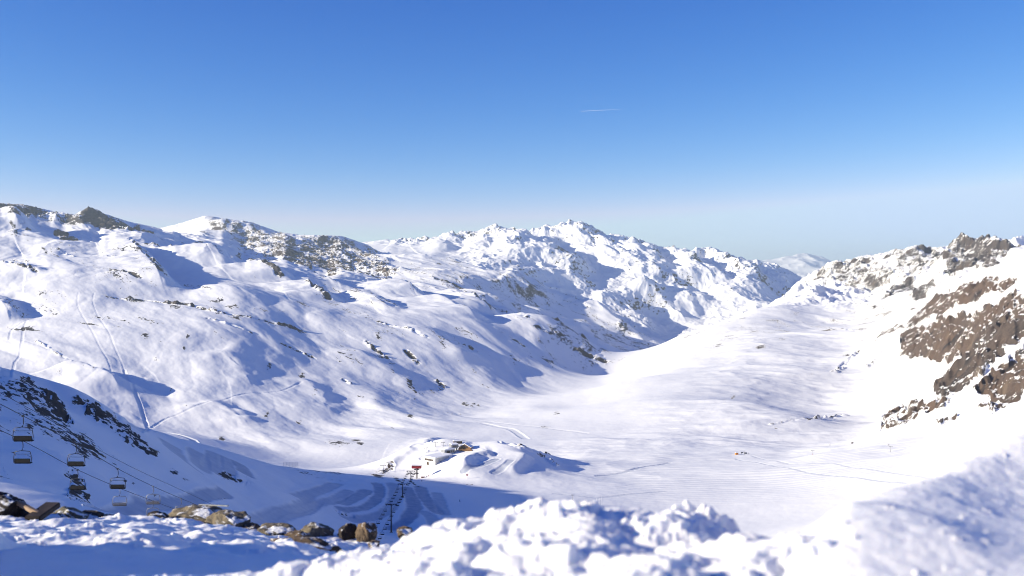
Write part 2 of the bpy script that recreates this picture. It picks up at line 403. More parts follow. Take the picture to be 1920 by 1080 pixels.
# --- right massif: benches along the contour
A.Z += RIGHT * (fbm((X + wx) / 330, (Y + wy) / 240, 4, .5, seed=11) * 9 + fbm(X / 75, Y / 60, 4, .5, seed=12) * 1.8 + (ridged((X + wy) / 300, (Y + wx) / 130, 4, .5, seed=14) - .45) * 6)
UP = RIGHT * sstep(2000, 2800, Y) * sstep(330, 560, X) * sstep(585, 530, A.Vb)
A.Z += UP * ((ridged((X + wx * .4) / 170, (Y + wy * .4) / 210, 6, .58, seed=15) - .45) * 46 + (ridged(X / 45, Y / 45, 4, .55, seed=16) - .5) * 12)
A.Z += PLAIN * sstep(900, 1500, Y) * (fbm(X / 150, Y / 260, 3, seed=21) * 3.0 + fbm(X / 420, Y / 420, 2, seed=22) * 5)
A.Z += NEAR * (fbm(X / 60, Y / 90, 4, seed=31) * 3.2) * sstep(90, 260, Y)
print('noise', round(time.time() - T0, 1))

# --- added shoulder left of the frame, shaped to cast shade on the near spur
hx = np.interp(Y, [0, 150, 300, 450, 600, 1000], [-480, -525, -560, -560, -555, -545])
hz = np.interp(Y, [0, 150, 300, 400, 500, 600, 726, 809, 891, 950, 1010], [60, 75, 85, 66, 40, 10, -18, -36, -64, -120, -200])
ht = hz - np.abs(X - hx) * np.where(X < hx, .5, .62) + fbm(X / 60, Y / 60, 4, seed=61) * 9
ht = np.where((Y < 1010) & (A.U < -40), ht, -9e3)
A.Z = np.where(ht > A.Z, ht, A.Z)
# --- crests with lee shadows on the left massif
for a in [
 ([(215,447),(233,463),(255,482),(277,507),(296,531),(316,552)], 46, 150, 55, .55, .62),
 ([(290,440),(350,458),(377,470),(410,490),(432,505)], 40, 170, 60, .4, .45),
 ([(470,500),(500,510),(535,528)], 22, 120, 45, .4, .5),
 ([(545,500),(590,518),(640,543)], 30, 150, 55, .4, .42),
 ([(560,533),(590,548),(626,569)], 26, 110, 45, .4, .5),
 ([(640,545),(690,560),(740,590)], 22, 120, 50, .4, .3),
 ([(715,535),(750,545),(785,560)], 26, 110, 45, .4, .5),
 ([(800,563),(850,580),(900,602)], 28, 120, 50, .4, .35),
 ([(848,552),(885,566),(925,586)], 32, 110, 45, .3, .6),
 ([(945,520),(975,532),(1010,555)], 22, 140, 70, .2, .3),
 ([(1060,548),(1110,575),(1160,610),(1200,630)], 30, 140, 60, .2, .3),
 ([(0,402),(22,404),(38,425)], 45, 160, 60, .4, .3),
 ([(-30,495),(20,500),(75,522)], 18, 110, 40, .4, .3),
 ([(-40,560),(0,575),(22,610)], 26, 110, 40, .4, .1),
 ([(95,688),(150,697),(200,712),(238,738)], 17, 80, 34, .5, .25),
 ([(400,655),(450,690),(480,730)], 9, 70, 40, .4, .0),
 ([(650,650),(720,690),(790,740)], 10, 90, 50, .3, .15),
 ([(560,700),(600,740),(620,790)], 8, 70, 36, .4, .0),
 ([(380,745),(430,770),(470,800)], 8, 60, 28, .4, .0),
 ([(760,610),(820,640),(900,690)], 14, 100, 60, .3, .1),
]:
    A.ridge(*a[:1], a[1], a[2], a[3], a[4], a[5])
# --- left massif skyline rocks, cliffs and bare patches
A.poly([(-60,385),(45,380),(100,392),(118,405),(60,398),(-60,402)], .8, 4, (3600, 5200), wob=5)
A.poly([(140,404),(168,386),(205,402),(250,418),(300,432),(280,436),(215,420),(170,408)], .85, 4, (3600, 5200), wob=5)
A.poly([(105,420),(125,415),(148,435),(140,447),(115,440)], 1.0, 4, (2800, 4300), tint=.8, wob=4)
A.poly([(430,412),(470,412),(520,432),(640,440),(700,462),(750,500),(735,530),(680,520),(600,500),(520,480),(470,460),(440,440),(380,432),(400,420)], .63, 14, (4400, 7000), tint=.75)
A.poly([(470,455),(600,485),(690,500),(640,510),(520,488)], .72, 8, (4000, 7000), tint=.75)
A.poly([(745,480),(980,500),(1050,540),(1150,600),(1080,600),(960,585),(850,560),(760,540)], .36, 20, (3300, 6000), tint=.35)
A.poly([(560,540),(760,600),(960,650),(1160,680),(1100,700),(900,680),(700,630)], .22, 20, (2200, 3800))
A.poly([(1050,600),(1100,632),(1160,676),(1120,690),(1070,665),(1030,625)], .47, 12, (2400, 3500))
A.poly([(1100,608),(1180,615),(1240,640),(1200,660),(1130,640)], .50, 9, (3700, 5300))
A.poly([(0,560),(100,555),(140,570),(60,600),(0,590)], .30, 14, (1500, 3200))
A.poly([(60,440),(230,440),(330,540),(250,560),(120,500)], .26, 20, (2300, 4000))
for b in [(345,567,16,3,.75,.25),(400,588,20,3,.8,.3),(330,575,14,4,.75,.3),(500,604,22,3,.75,.25),(560,615,25,3,.7,.3),(440,598,14,3,.7,.2),
          (210,558,18,2.5,.8,.05),(255,561,18,2.5,.75,.05),(273,635,6,4,.95,0),(352,638,5,8,.9,.2),(346,655,4,3,.9,0),(292,672,4,4,.8,0),
          (112,663,6,3,.9,0),(75,553,10,3,.8,0),(15,567,9,4,.85,0),(100,590,10,2.5,.75,0),(505,680,5,8,.8,.4),(565,700,5,4,.8,.5),
          (415,810,6,6,.9,0),(500,780,6,6,.8,0),(640,832,26,7,.62,-.1),(667,826,12,4,.9,0),(675,832,8,4,.85,.2),(560,795,5,3,.7,0),(590,738,7,8,.75,.3),
          (320,720,3,3,.8,0),(350,757,6,3,.7,0),(205,735,12,14,.5,0),(735,800,5,3,.7,0),(770,790,5,4,.6,0),(870,860,3,3,.5,0),
          (660,680,4,8,.7,-.5),(710,640,5,9,.7,-.5),(735,700,3,10,.7,-.6),(800,690,3,9,.7,-.6),(830,655,6,10,.6,-.5),(890,700,3,9,.6,-.6),(960,675,5,10,.6,-.6),(1010,640,8,10,.6,-.5),
          (570,570,16,4,.6,.4),(640,590,12,3,.6,.4),(700,575,12,3,.6,.4),(1045,775,6,3,.7,0),(1020,800,10,2,.6,0)]:
    A.blob(b[0], b[1], b[2], b[3], b[4], b[5])
for pts, w, q in [([(185,556),(273,560),(350,570),(397,587),(500,603),(605,625)], 11, .60), ([(170,483),(200,490),(233,497)], 14, .52), ([(200,520),(235,526),(270,535)], 10, .55), ([(268,458),(300,464),(330,472)], 18, .62),
                  ([(483,503),(505,513),(530,528)], 20, .58), ([(573,540),(595,552),(620,568)], 18, .58), ([(680,640),(705,658),(735,678)], 10, .52), ([(758,660),(775,674),(790,686)], 10, .55), ([(868,646),(897,664)], 12, .55),
                  ([(958,632),(987,650)], 14, .52), ([(1005,612),(1035,628)], 20, .55), ([(1070,650),(1105,666),(1145,682)], 22, .62), ([(1035,604),(1070,618),(1105,639)], 22, .62), ([(815,708),(838,724)], 8, .52),
                  ([(640,712),(660,725)], 7, .5), ([(380,600),(430,612),(480,628)], 8, .46), ([(520,640),(560,655),(600,672)], 8, .44), ([(700,600),(760,622),(810,650)], 12, .44), ([(330,520),(360,528),(400,545)], 10, .4),
                  ([(800,520),(850,532),(900,552)], 26, .55), ([(660,510),(720,522),(770,545)], 24, .58), ([(900,570),(950,585),(1000,600)], 20, .46), ([(0,500),(40,508),(75,520)], 12, .5), ([(105,468),(140,488)], 12, .5),
                  ([(60,640),(110,668),(170,692)], 6, .42), ([(440,470),(500,488),(560,500)], 26, .62), ([(590,455),(640,470),(690,490)], 30, .66)]:
    A.band(pts, w, q)
A.cone(168, 392, 190, 46, 3, .6); A.cone(40, 388, 170, 26, 5, .6); A.cone(0, 387, 150, 20, 8, .6); A.cone(98, 400, 130, 18, 6, .5); A.cone(430, 414, 220, 26, 4, .4); A.cone(470, 418, 200, 26, 9, .5); A.cone(560, 444, 200, 26, 10, .5); A.cone(615, 445, 220, 24, 12, .5)
# --- right massif
A.cone(1805, 446, 120, 30, 21, .62); A.cone(1850, 447, 110, 18, 22, .55); A.cone(1720, 465, 110, 16, 23, .5); A.cone(1880, 446, 100, 20, 24, .6); A.cone(1660, 480, 100, 12, 25, .5); A.cone(1600, 488, 110, 14, 27, .5)
HI, LO = (1900, 5600), (700, 2800)
A.poly([(1496,534),(1540,496),(1600,480),(1648,484),(1690,512),(1632,534),(1560,524)], .48, 10, HI, tint=.2)
A.poly([(1640,546),(1688,512),(1744,508),(1762,528),(1736,548),(1672,552)], .58, 9, HI, tint=.2)
A.poly([(1650,480),(1710,462),(1760,470),(1756,500),(1690,508)], .42, 9, HI, tint=.2)
A.poly([(1756,498),(1790,446),(1812,438),(1904,448),(1940,450),(1880,486),(1840,502),(1784,508)], .61, 7, HI, tint=.15)
A.poly([(1876,508),(1925,482),(1960,480),(1960,506)], .66, 5, HI, tint=.4)
A.poly([(1756,552),(1784,544),(1852,524),(1906,522),(1896,534),(1840,564),(1788,580),(1760,588),(1728,604),(1690,622),(1720,584)], .67, 6, LO, tint=.85, wob=8)
A.poly([(1690,622),(1736,603),(1792,595),(1828,590),(1864,566),(1925,546),(2000,540),(2000,570),(1880,598),(1848,636),(1820,670),(1776,674),(1720,676),(1684,668)], .66, 6, LO, tint=.75, wob=8)
A.poly([(1864,602),(1925,580),(2000,570),(2000,610),(1920,622),(1860,676),(1840,708),(1808,736),(1768,754),(1742,734),(1784,692),(1824,652)], .72, 6, LO, tint=.4, wob=8)
A.poly([(1925,634),(1866,692),(1826,732),(1864,756),(1904,754),(1925,732),(2000,720),(2000,620)], .71, 6, LO, tint=.75, wob=8)
A.poly([(1648,794),(1680,773),(1736,756),(1778,756),(1760,772),(1704,792),(1656,808)], .70, 5, LO, tint=.85, wob=6)
A.poly([(1824,762),(1864,752),(1890,764),(1864,777)], .68, 4, LO, tint=.6, wob=5)
A.poly([(1752,802),(1790,780),(1795,784),(1765,804)], .62, 4, LO, tint=.5, wob=4)
A.poly([(1605,645),(1690,602),(1700,614),(1640,645)], .56, 8, (900, 3400), tint=.85)
A.poly([(1500,592),(1700,570),(1690,604),(1540,624)], .36, 14, (1500, 4620), tint=.7); A.poly([(1330,620),(1500,585),(1480,625),(1340,650)], .34, 14, (1700, 4620), tint=.5)
for b in [(1660,575,12,5,.7,0),(1713,575,10,4,.6,0),(1550,618,12,4,.7,-.2),(1615,618,16,5,.75,-.2),(1430,650,14,4,.65,-.4),(1350,645,12,4,.6,-.4),(1590,668,9,7,.7,-.7),
          (1335,720,7,2,.6,-.5),(1375,745,8,2,.6,-.5),(1515,703,12,2.5,.6,-.2),(1517,792,4,2.5,.9,0),(1556,830,2,1.2,.8,0),(1598,828,2.5,2,.9,0),(1666,837,3,2,.9,0),
          (1455,806,2,2,.8,0),(1580,781,12,2,.6,0),(1625,781,8,2,.6,0),(1770,797,12,4,.6,-.5)]:
    A.blob(*b, tint=.6)
for pts, w, q in [([(1262,640),(1330,618),(1400,594),(1440,580)], 26, .46), ([(1340,648),(1400,640),(1455,636)], 16, .52), 
                  ([(1525,618),(1580,618),(1635,625)], 16, .56), ([(1560,702),(1585,682),(1612,655)], 12, .6), ([(1490,600),(1560,596),(1640,600),(1690,612)], 14, .5), ([(1430,800),(1520,790),(1600,782)], 6, .44), ([(1560,560),(1620,565),(1680,575)], 18, .56), ([(1700,640),(1660,655),(1620,690)], 12, .5)]:
    A.band(pts, w * .8, q - .16)
# --- shaded spur with black rocks
A.poly([(-60,705),(60,715),(118,755),(135,790),(100,790),(40,745),(-60,730)], 0.50, 8, (300, 620), wob=10)
A.poly([(70,725),(100,740),(140,790),(125,790)], 0.80, 5, (300, 640), wob=6)
A.poly([(125,750),(150,735),(185,755),(215,775),(260,815),(300,850),(280,860),(230,825),(185,790),(150,760)], 0.54, 7, (400, 800), wob=9)
A.poly([(160,760),(185,785),(180,792),(160,780)], 0.80, 4, (400, 800), wob=4)
A.poly([(-60,735),(60,760),(140,800),(200,850),(240,880),(170,860),(60,810),(-60,800)], 0.40, 12, (200, 520))
A.poly([(125,890),(165,900),(172,940),(155,955),(130,940)], 0.64, 8, (150, 420))
A.poly([(-30,870),(20,875),(20,900),(-30,910)], 0.48, 8, (120, 420))
A.poly([(20,840),(80,860),(110,880),(80,890),(40,870)], 0.36, 8, (120, 420))
A.poly([(390,882),(440,890),(478,905),(470,916),(430,905)], 0.54, 6, (350, 800))
A.poly([(515,880),(590,884),(640,886),(720,893),(715,903),(600,897)], 0.40, 5, (500, 1100), wob=4)
A.poly([(610,950),(650,958),(675,972),(660,976),(630,962)], 0.58, 5, (450, 900), wob=5)
A.blob(325, 885, 9, 5, .9, .5); A.blob(290, 930, 5, 3, .8, .5); A.blob(250, 905, 5, 4, .8, .8); A.blob(350, 900, 8, 3, .6, .4); A.blob(235,900,4,4,.8,0); A.blob(420,935,8,3,.5,0)
A.blob(710, 893, 12, 3, .95, .2); A.blob(745, 899, 10, 3.5, 1.0, .5); A.blob(775, 906, 8, 1.5, .8, .5); A.blob(885, 910, 8, 1.2, .8, .1)
# knoll rocks
A.poly([(700,885),(735,868),(748,872),(742,884)], .66, 5, (900, 1200), tint=.9, wob=5)
A.poly([(780,858),(800,840),(806,846),(786,866)], .5, 4, (900, 1200), tint=.8, wob=4)
A.poly([(800,832),(812,826),(815,831),(802,838)], .5, 4, (900, 1200), tint=.8, wob=4)
A.poly([(935,827),(975,829),(1010,845),(1048,868),(1044,871),(1000,846),(960,834)], .62, 3, (900, 1200), tint=.2, wob=3)
A.ridge([(868,889),(864,876),(872,864),(895,855),(930,850)], 5.5, 16, 8, .3, 0, .15)
A.ridge([(955,892),(965,878),(985,858),(990,848)], 4, 16, 8, .3, 0, .15)
A.ridge([(700,884),(740,862),(790,832),(835,818)], 4, 22, 12, .2, .35, .3)
# --- rocky relief where the ground is bare, then fine slope driven cover
R0 = np.clip(A.rock, 0, 1)
rel = ridged((X + .5 * Y) / 95, (Y - .5 * X) / 55, 5, .55, seed=41)
CL = sstep(650, 850, Y) * sstep(2350, 1950, Y) * RIGHT * sstep(.15, .5, R0)
qz = A.Z / 15 + X * .012 + fbm(X / 60, Y / 60, 4, seed=48) * .8; fz = qz - np.floor(qz)
A.Z += CL * 15 * .75 * (sstep(.25, .75, fz) - fz) * .5
A.Z += CL * ((ridged((X * .8 + Y * .5 + wx * .15) / 120, (Y * .8 - X * .5) / 70, 6, .6, seed=45) - .45) * 22 + (ridged(X / 22, Y / 22, 4, .6, seed=46) - .5) * 2)
A.Z += RIGHT * sstep(585, 610, A.Vb) * (ridged((X + wy * .5) / 210, (Y + wx * .5) / 90, 4, .5, seed=47) - .45) * 1.8
A.Z += sstep(.35, .8, R0) * (rel - .5) * np.clip(Y / 95, 2, 26)
rel2 = ridged(X / 26, Y / 26, 4, .55, seed=43)
A.Z += sstep(.25, .8, R0) * (rel2 - .5) * np.clip(Y / 600, .8, 4)
SKL = [(-100,384),(0,381),(45,383),(100,396),(140,402),(168,387),(200,402),(240,415),(300,428),(340,418),(385,404),(430,411),(470,416),(520,434),(560,440),(640,442),(690,459)]
SKR = [(1557,491),(1600,484),(1650,475),(1710,459),(1750,465),(1780,458),(1800,440),(1830,445),(1870,441),(1920,450),(2000,448)]
A.skyline(SKL, 2900, 3900, 95); A.skyline(SKR, 2300, 3300, 60)
gx, gy = A.slope(); SL = np.hypot(gx, gy)
A.rock = np.clip(np.maximum(A.rock, A.bl), 0, .86)
A.rock += sstep(.1, .5, R0) * (sstep(.35, .95, SL) - .45) * .38
A.rock += CL * (sstep(.45, 1.3, SL) - .5) * .22
A.rock += LEFT * sstep(.6, 1.3, SL) * .22
rb = ridged((LX + wx) / 300, (LY + wy) / 80, 4, .5, seed=57)
A.rock = np.maximum(A.rock, LEFT * .60 * sstep(.62, .82, rb) * sstep(-.02, .35, fbm(X / 330 + 7, Y / 330, 3, seed=58)) * sstep(1500, 2300, Y))
A.rock += (LEFT + RIGHT) * .10 * sstep(.2, .5, fbm(X / 200, Y / 200, 3, seed=55))
A.rock = np.clip(A.rock, 0, 1.1)
print('rock', round(time.time() - T0, 1))
# --- pistes, roads, ski-run swaths
for pts, w, dp, gr in [
 ([(147,553),(143,573),(160,603),(177,637),(200,673),(213,700)], 3.4, .7, .05),
 ([(177,553),(172,567),(187,600),(213,650),(233,690),(250,730),(262,745),(275,785)], 3.4, .7, .05),
 ([(143,577),(87,588),(50,602),(20,617),(18,640)], 4.5, .9, .1),
 ([(50,603),(43,617),(42,640),(37,667),(13,690),(10,705)], 4.5, .9, .1),
 ([(42,642),(100,663),(160,687)], 3.4, .7, .05),
 ([(278,795),(310,774),(387,756),(457,733),(528,732),(566,716)], 5, 1.0, .1),
 ([(233,690),(262,750),(280,800)], 5, 1., .2),
 ([(250,800),(330,815),(380,832)], 8, 1.5, .3),
 ([(900,795),(960,805),(985,822)], 10, 1.2, .2), ([(890,790),(1000,800),(1100,810)], 6, 1., .2),
 ([(1120,891),(1180,884),(1255,866)], 5, .9, .5), ([(1040,925),(1120,935),(1250,920)], 4, .5, .35),
 ([(1380,858),(1470,880),(1560,893),(1700,908)], 3, .6, .5), ([(1410,853),(1480,872),(1560,871),(1660,886),(1760,900)], 3, .6, .4),
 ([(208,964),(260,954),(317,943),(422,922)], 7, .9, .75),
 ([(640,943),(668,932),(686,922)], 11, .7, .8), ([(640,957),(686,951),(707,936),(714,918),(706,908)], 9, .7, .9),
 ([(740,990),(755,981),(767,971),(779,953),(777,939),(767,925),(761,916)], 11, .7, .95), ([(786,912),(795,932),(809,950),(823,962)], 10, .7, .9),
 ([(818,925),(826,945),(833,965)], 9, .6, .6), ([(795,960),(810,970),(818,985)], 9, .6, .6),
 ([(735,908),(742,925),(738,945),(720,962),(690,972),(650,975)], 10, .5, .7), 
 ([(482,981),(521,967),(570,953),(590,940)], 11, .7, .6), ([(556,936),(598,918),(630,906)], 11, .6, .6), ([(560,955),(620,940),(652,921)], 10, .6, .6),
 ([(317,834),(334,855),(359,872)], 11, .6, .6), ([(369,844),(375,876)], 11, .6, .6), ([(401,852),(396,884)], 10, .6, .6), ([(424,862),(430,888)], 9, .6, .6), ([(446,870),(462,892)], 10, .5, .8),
 ([(470,985),(540,960),(600,948)], 4, .4, .4),
 ([(870,884),(878,877),(905,872),(932,861)], 7, .8, .6), ([(926,888),(948,878),(958,866)], 7, .8, .5), ([(870,862),(900,856),(925,852)], 8, .8, .3),
]:
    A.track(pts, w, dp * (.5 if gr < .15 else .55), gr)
# corduroy on the groomed plain: low parallel windrows
PL = sstep(860, 1000, Y) * sstep(1330, 1120, Y) * sstep(20, 120, X - 20 - (1100 - Y) * .1) * sstep(520, 380, X)
ph = (Y * .985 + X * .17 + fbm(X / 200, Y / 200, 2, seed=71) * 6) / 9.0
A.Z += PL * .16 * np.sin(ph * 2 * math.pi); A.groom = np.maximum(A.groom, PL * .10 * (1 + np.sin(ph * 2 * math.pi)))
A.Z += fbm(X / 12, Y / 12, 3, seed=73) * .22 * sstep(150, 300, Y) * (1 - .8 * PL)
A.tint = np.clip(A.tint, 0, 1)
M_terr = terrain_mat('snow_and_rock', 1.5)
M_left = terrain_mat('left_snow_and_rock', 1.5, rot=1.02, stretch=(.36, 1.0, .9), bumpd=.9)
M_right = terrain_mat('right_snow_and_rock', 1.35, brown=(.120, .078, .056), grey=(.072, .063, .060), strata=True)
left_keep = (LEFT > .5); right_keep = (RIGHT > .5) & ~left_keep
A.mesh('left_mountain', M_left, left_keep); A.mesh('right_mountain', M_right, right_keep)
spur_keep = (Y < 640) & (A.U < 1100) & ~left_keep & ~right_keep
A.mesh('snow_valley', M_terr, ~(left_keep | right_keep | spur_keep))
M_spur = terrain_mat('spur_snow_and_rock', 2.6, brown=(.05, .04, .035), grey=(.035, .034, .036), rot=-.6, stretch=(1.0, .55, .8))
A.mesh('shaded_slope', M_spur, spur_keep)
print('A', A.Z.size, round(time.time() - T0, 1))

# ------------------------------------------------------------------ far massif
PB = [
 (480,470,9300),(600,465,9300),(700,452,9500),(730,449,9500),(770,446,9500),(810,444,9300),(850,436,9300),(885,435,9300),(930,423,9400),(960,428,9300),(990,430,9000),(1015,426,9000),
 (1040,420,9100),(1066,420,9200),(1085,409,9300),(1103,422,9300),(1130,436,9300),(1150,437,9300),(1190,445,9300),(1230,460,9500),(1290,468,10000),(1335,464,10200),(1370,478,10300),(1400,486,10500),(1450,494,10500),(1490,512,10500),(1550,545,10500),(1700,600,10500),
 (700,490,11500),(930,480,11500),(1085,470,11500),(1335,520,12000),(1500,570,12000),
 (480,500,7000),(600,500,7000),(700,480,7000),(700,464,8200),(770,480,7000),(780,463,8200),(850,478,7000),(850,462,8000),(900,488,6600),(920,462,7800),(930,440,8700),
 (980,505,6600),(985,470,7600),(990,448,8200),(1050,535,6500),(1050,490,7300),(1060,455,8200),(1085,436,8800),(1120,560,6500),(1120,510,7300),(1120,470,8300),(1130,450,8900),
 (1200,600,6500),(1200,555,7000),(1200,510,7800),(1200,475,8600),(1280,620,6600),(1280,570,7300),(1280,520,8200),(1280,485,9200),(1350,590,7300),(1350,545,8200),(1350,500,9200),
 (1420,585,7600),(1420,545,8500),(1420,510,9600),(1480,575,8000),(1480,540,9000),(1550,590,8000),(1700,640,8000),
 (700,530,5600),(900,560,5600),(1100,620,5600),(1250,650,5700),(1400,640,6000),(1600,680,6000),
]
PB = [(u, v, Y if Y < 6600 else (6600 + (Y - 6600) * .62) * (1 - .10 * ss1(1110, 1450, u))) for u, v, Y in PB]
B = Sheet(TPS(PB), np.arange(480, 1660, 1.25), np.linspace(math.log(5600), math.log(10400), 660), cu=8, cs=.008)
X, Y = B.X, B.Y
wx = fbm(X / 1200, Y / 1200, 3, seed=190) * 300; wy = fbm(X / 1200 + 40, Y / 1200, 3, seed=191) * 300
YN = Y / (1 - .10 * sstep(1110, 1450, B.U)); CR = sstep(7650, 8150, YN)
sm = sstep(760, 700, B.U) + np.exp(-((B.U - 790) / 90) ** 2) * sstep(7950, 7500, YN)     # the smooth glacier basin
sm = np.clip(sm, 0, .92)
for pts, H, wl, wr in [([(985,432),(1000,450),(1040,470),(1070,497),(1082,515)], 90, 420, 150), ([(1088,414),(1108,440),(1115,470),(1150,495)], 90, 380, 150),
                       ([(1150,437),(1180,470),(1230,500),(1270,540),(1320,590)], 70, 420, 150), ([(1335,464),(1352,485),(1390,510),(1430,545),(1460,560)], 90, 420, 150),
                       ([(1240,462),(1290,500),(1350,545)], 80, 350, 170), ([(820,445),(845,440),(838,458),(822,470)], 60, 200, 110), ([(930,424),(915,445),(905,465)], 60, 220, 120), ([(1100,560),(1160,590),(1230,630)], 60, 260, 140), ([(1180,540),(1250,580),(1300,610)], 60, 260, 140),
                       ([(1400,487),(1440,515),(1490,545)], 80, 300, 150)]:
    B.ridge(pts, H, wl, wr, .3, 0, .4)
for q in ((1085, 415, 480, 100, 31), (1052, 424, 320, 50, 32), (990, 434, 330, 40, 33), (930, 428, 300, 50, 34), (848, 440, 220, 40, 35), (1128, 440, 260, 30, 36), (1335, 468, 330, 70, 37), (1232, 464, 260, 30, 38), (1400, 490, 260, 30, 39), (1450, 496, 260, 30, 40), (770, 449, 160, 14, 41), (725, 452, 160, 14, 42)): B.cone(*q)
rg = ridged((X + wx) / 1300, (Y + wy) / 1500, 7, .56, seed=101)
RF = 1 - .2 * sstep(1120, 1300, B.U)
B.Z += RF * (1 - sm) * (rg - .42) * 115
B.Z += (1 - sm) * fbm(X / 260, Y / 260, 5, .55, seed=103) * 20
B.Z += (1 - sm) * (ridged((X + .3 * wx) / 430, (Y + .3 * wy) / 560, 6, .58, seed=111) - .45) * 78 * (.5 + .5 * CR) * RF
crest = CR
B.Z += (ridged(X / 150, Y / 150, 4, seed=105) - .5) * 30 * (.2 + .8 * crest) * (1 - .6 * sm)
SKB = [(705,451),(770,446),(810,444),(850,434),(885,434),(930,421),(960,428),(990,430),(1015,426),(1040,419),(1062,418),(1085,411),(1100,419),(1130,436),(1190,445),(1230,460),(1290,467),(1335,463),(1370,477),(1400,486),(1450,493),(1490,512),(1520,530)]
for _ in range(2): B.skyline(SKB, 6300, 8000, 30)
gx, gy = B.slope(); SL = np.hypot(gx, gy)
B.rock = sstep(.5, 1.1, SL) * .36 + .16 * sstep(.25, .8, -gx) + .14 * sstep(.0, .5, fbm(X / 400, Y / 400, 4, seed=107)) + crest * .08 - .05
B.rock = np.clip(B.rock - .05 * (1 - RF) / .2, 0, .60) * (1 - .9 * sm); B.tint[:] = .35
M_far = terrain_mat('far_snow_and_rock', .34, rot=.3, stretch=(1, .7, 1.2), bumpd=1.2)
tx, ty, te = .974, .225, .306
for ua in range(900, 1500, 75):
    mm = (B.U > ua) & (B.U < ua + 75) & (YN > 6950) & (YN < 8000); print('LIT', ua, round(float((gx[mm] * tx + gy[mm] * ty + te).mean()), 2), 'gx', round(float(gx[mm].mean()), 2), 'gy', round(float(gy[mm].mean()), 2), 'z', round(float(B.Z[mm].mean())))
B.mesh('far_mountains', M_far)
# ------------------------------------------------------------------ most distant peaks at the valley's end
PC = [(1300,500,24000),(1380,494,24000),(1430,490,24000),(1455,489,24500),(1480,486,25000),(1503,478,25000),(1520,486,25000),(1545,487,25000),(1575,500,25000),(1650,510,25000),(1750,520,25000),
      (1300,540,19000),(1450,540,19000),(1600,540,19000),(1750,560,19000),(1300,540,30000),(1500,530,30000),(1750,550,30000),(1400,505,22500),(1500,503,22500),(1600,520,22500)]
Cc = Sheet(TPS(PC), np.arange(1290, 1760, 1.6), np.linspace(math.log(19000), math.log(30000), 160), cu=8, cs=.01)
X, Y = Cc.X, Cc.Y
Cc.Z += (ridged(X / 2600, Y / 2600, 6, seed=201) - .42) * 230
gx, gy = Cc.slope(); SL = np.hypot(gx, gy); Cc.rock = sstep(.4, .9, SL) * .5; Cc.tint[:] = .3
Cc.mesh('distant_peaks', M_far)
print('B,C', round(time.time() - T0, 1))
# ------------------------------------------------------------------ snow bank and ledge in front of the camera
PF = [
 # broken snow thrown up by the plough, bottom centre
 (230,1092,4.0),(300,1088,4.0),(450,1068,4.2),(600,1052,4.3),(700,1026,4.4),(760,1006,4.4),(800,985,4.3),(870,962,4.2),(930,957,4.2),(1000,944,4.2),(1060,946,4.2),(1120,960,4.3),(1200,972,4.4),(1300,984,4.5),(1400,993,4.2),
 (450,1110,3.4),(600,1092,3.3),(700,1070,3.2),(800,1040,3.2),(900,1020,3.1),(1000,1006,3.1),(1100,1006,3.1),(1200,1016,3.1),(1300,1024,3.2),(1400,1032,3.2),(1470,1016,3.1),
 (700,1130,2.3),(900,1085,2.3),(1100,1075,2.3),(1300,1078,2.3),(1500,1085,2.3),(600,1350,1.2),(1000,1330,1.2),(1500,1330,1.2),(2000,1330,1.2),(300,1400,1.2),(0,1400,1.3),(-500,1400,1.3),(2400,1300,1.3),
 (600,1075,5.2),(800,1050,5.6),(1000,1040,6),(1200,1040,6.2),(1400,1080,5.6),(800,1110,9),(1000,1115,12),(1300,1115,12),
 # smooth drift close to the camera on the right, its rim rising to the frame's edge
 (1500,990,2.9),(1560,957,3.1),(1630,934,3.4),(1700,909,3.8),(1760,889,4.1),(1800,870,4.3),(1850,846,4.6),(1920,811,5.0),(2050,768,5.4),(2300,735,6),
 (1500,1150,4.2),(1600,1100,4.6),(1700,1040,5.2),(1800,990,5.8),(1920,930,6.6),(2200,880,7.6),(1500,1220,8),(1700,1130,9),(1800,1090,10),(1920,1020,11),(2300,950,12),
 (1600,1112,2),(1600,1020,2.5),(1680,960,3.1),(1750,1130,2),(1750,972,3),(1820,905,3.8),(1900,1150,2),(1900,990,3),(1900,900,4),(2100,1150,2),(2100,990,3),(2100,890,4.2),(2400,1150,2),(2400,900,4.5),
 # ledge on the left with the boulders along its lip
 (0,1085,5.0),(120,1085,5.0),(-300,1085,5.0),(0,1034,6.6),(150,1034,6.6),(300,1035,6.6),(450,1047,6.4),(0,1003,8.2),(150,1004,8.2),(300,1006,8.2),(500,1024,8),(640,1042,7.6),
 (0,968,10.6),(100,968,10.8),(200,970,11.2),(300,971,11.6),(400,986,11.6),(470,995,11.6),(550,1008,11.4),(640,1012,11.4),(700,1014,11.4),(770,1024,11),
 (0,1010,14),(200,1015,14.5),(400,1040,15),(600,1065,15),(760,1080,14),(0,1040,24),(400,1080,24),(760,1130,24),(1300,1150,24),(1900,1000,24),(2300,960,24),(-400,1040,24),
 (-350,1036,6.5),(-350,955,11),(-350,1000,15),(-700,1040,6),(-700,940,11),(-700,960,24),
 (0,1050,40),(600,1120,40),(1300,1160,40),(1900,1000,40),(2400,960,40),(-600,1040,40),
]
G = Sheet(TPS(PF, 3e-4), np.concatenate([np.arange(-2600, -760, 16), np.arange(-760, 2440, 1.9), np.arange(2440, 5200, 16)]), np.linspace(math.log(1.15), math.log(42), 900), cu=9, cs=.012)
X, Y = G.X, G.Y
G.Z += fbm(X / .9, Y / 1.3, 4, seed=301) * .035 * sstep(1.5, 4, Y)
ledge = sstep(-.3, -1.0, X - (Y - 7) * -.12) * sstep(5.8, 7.6, Y) * sstep(13, 11, Y)
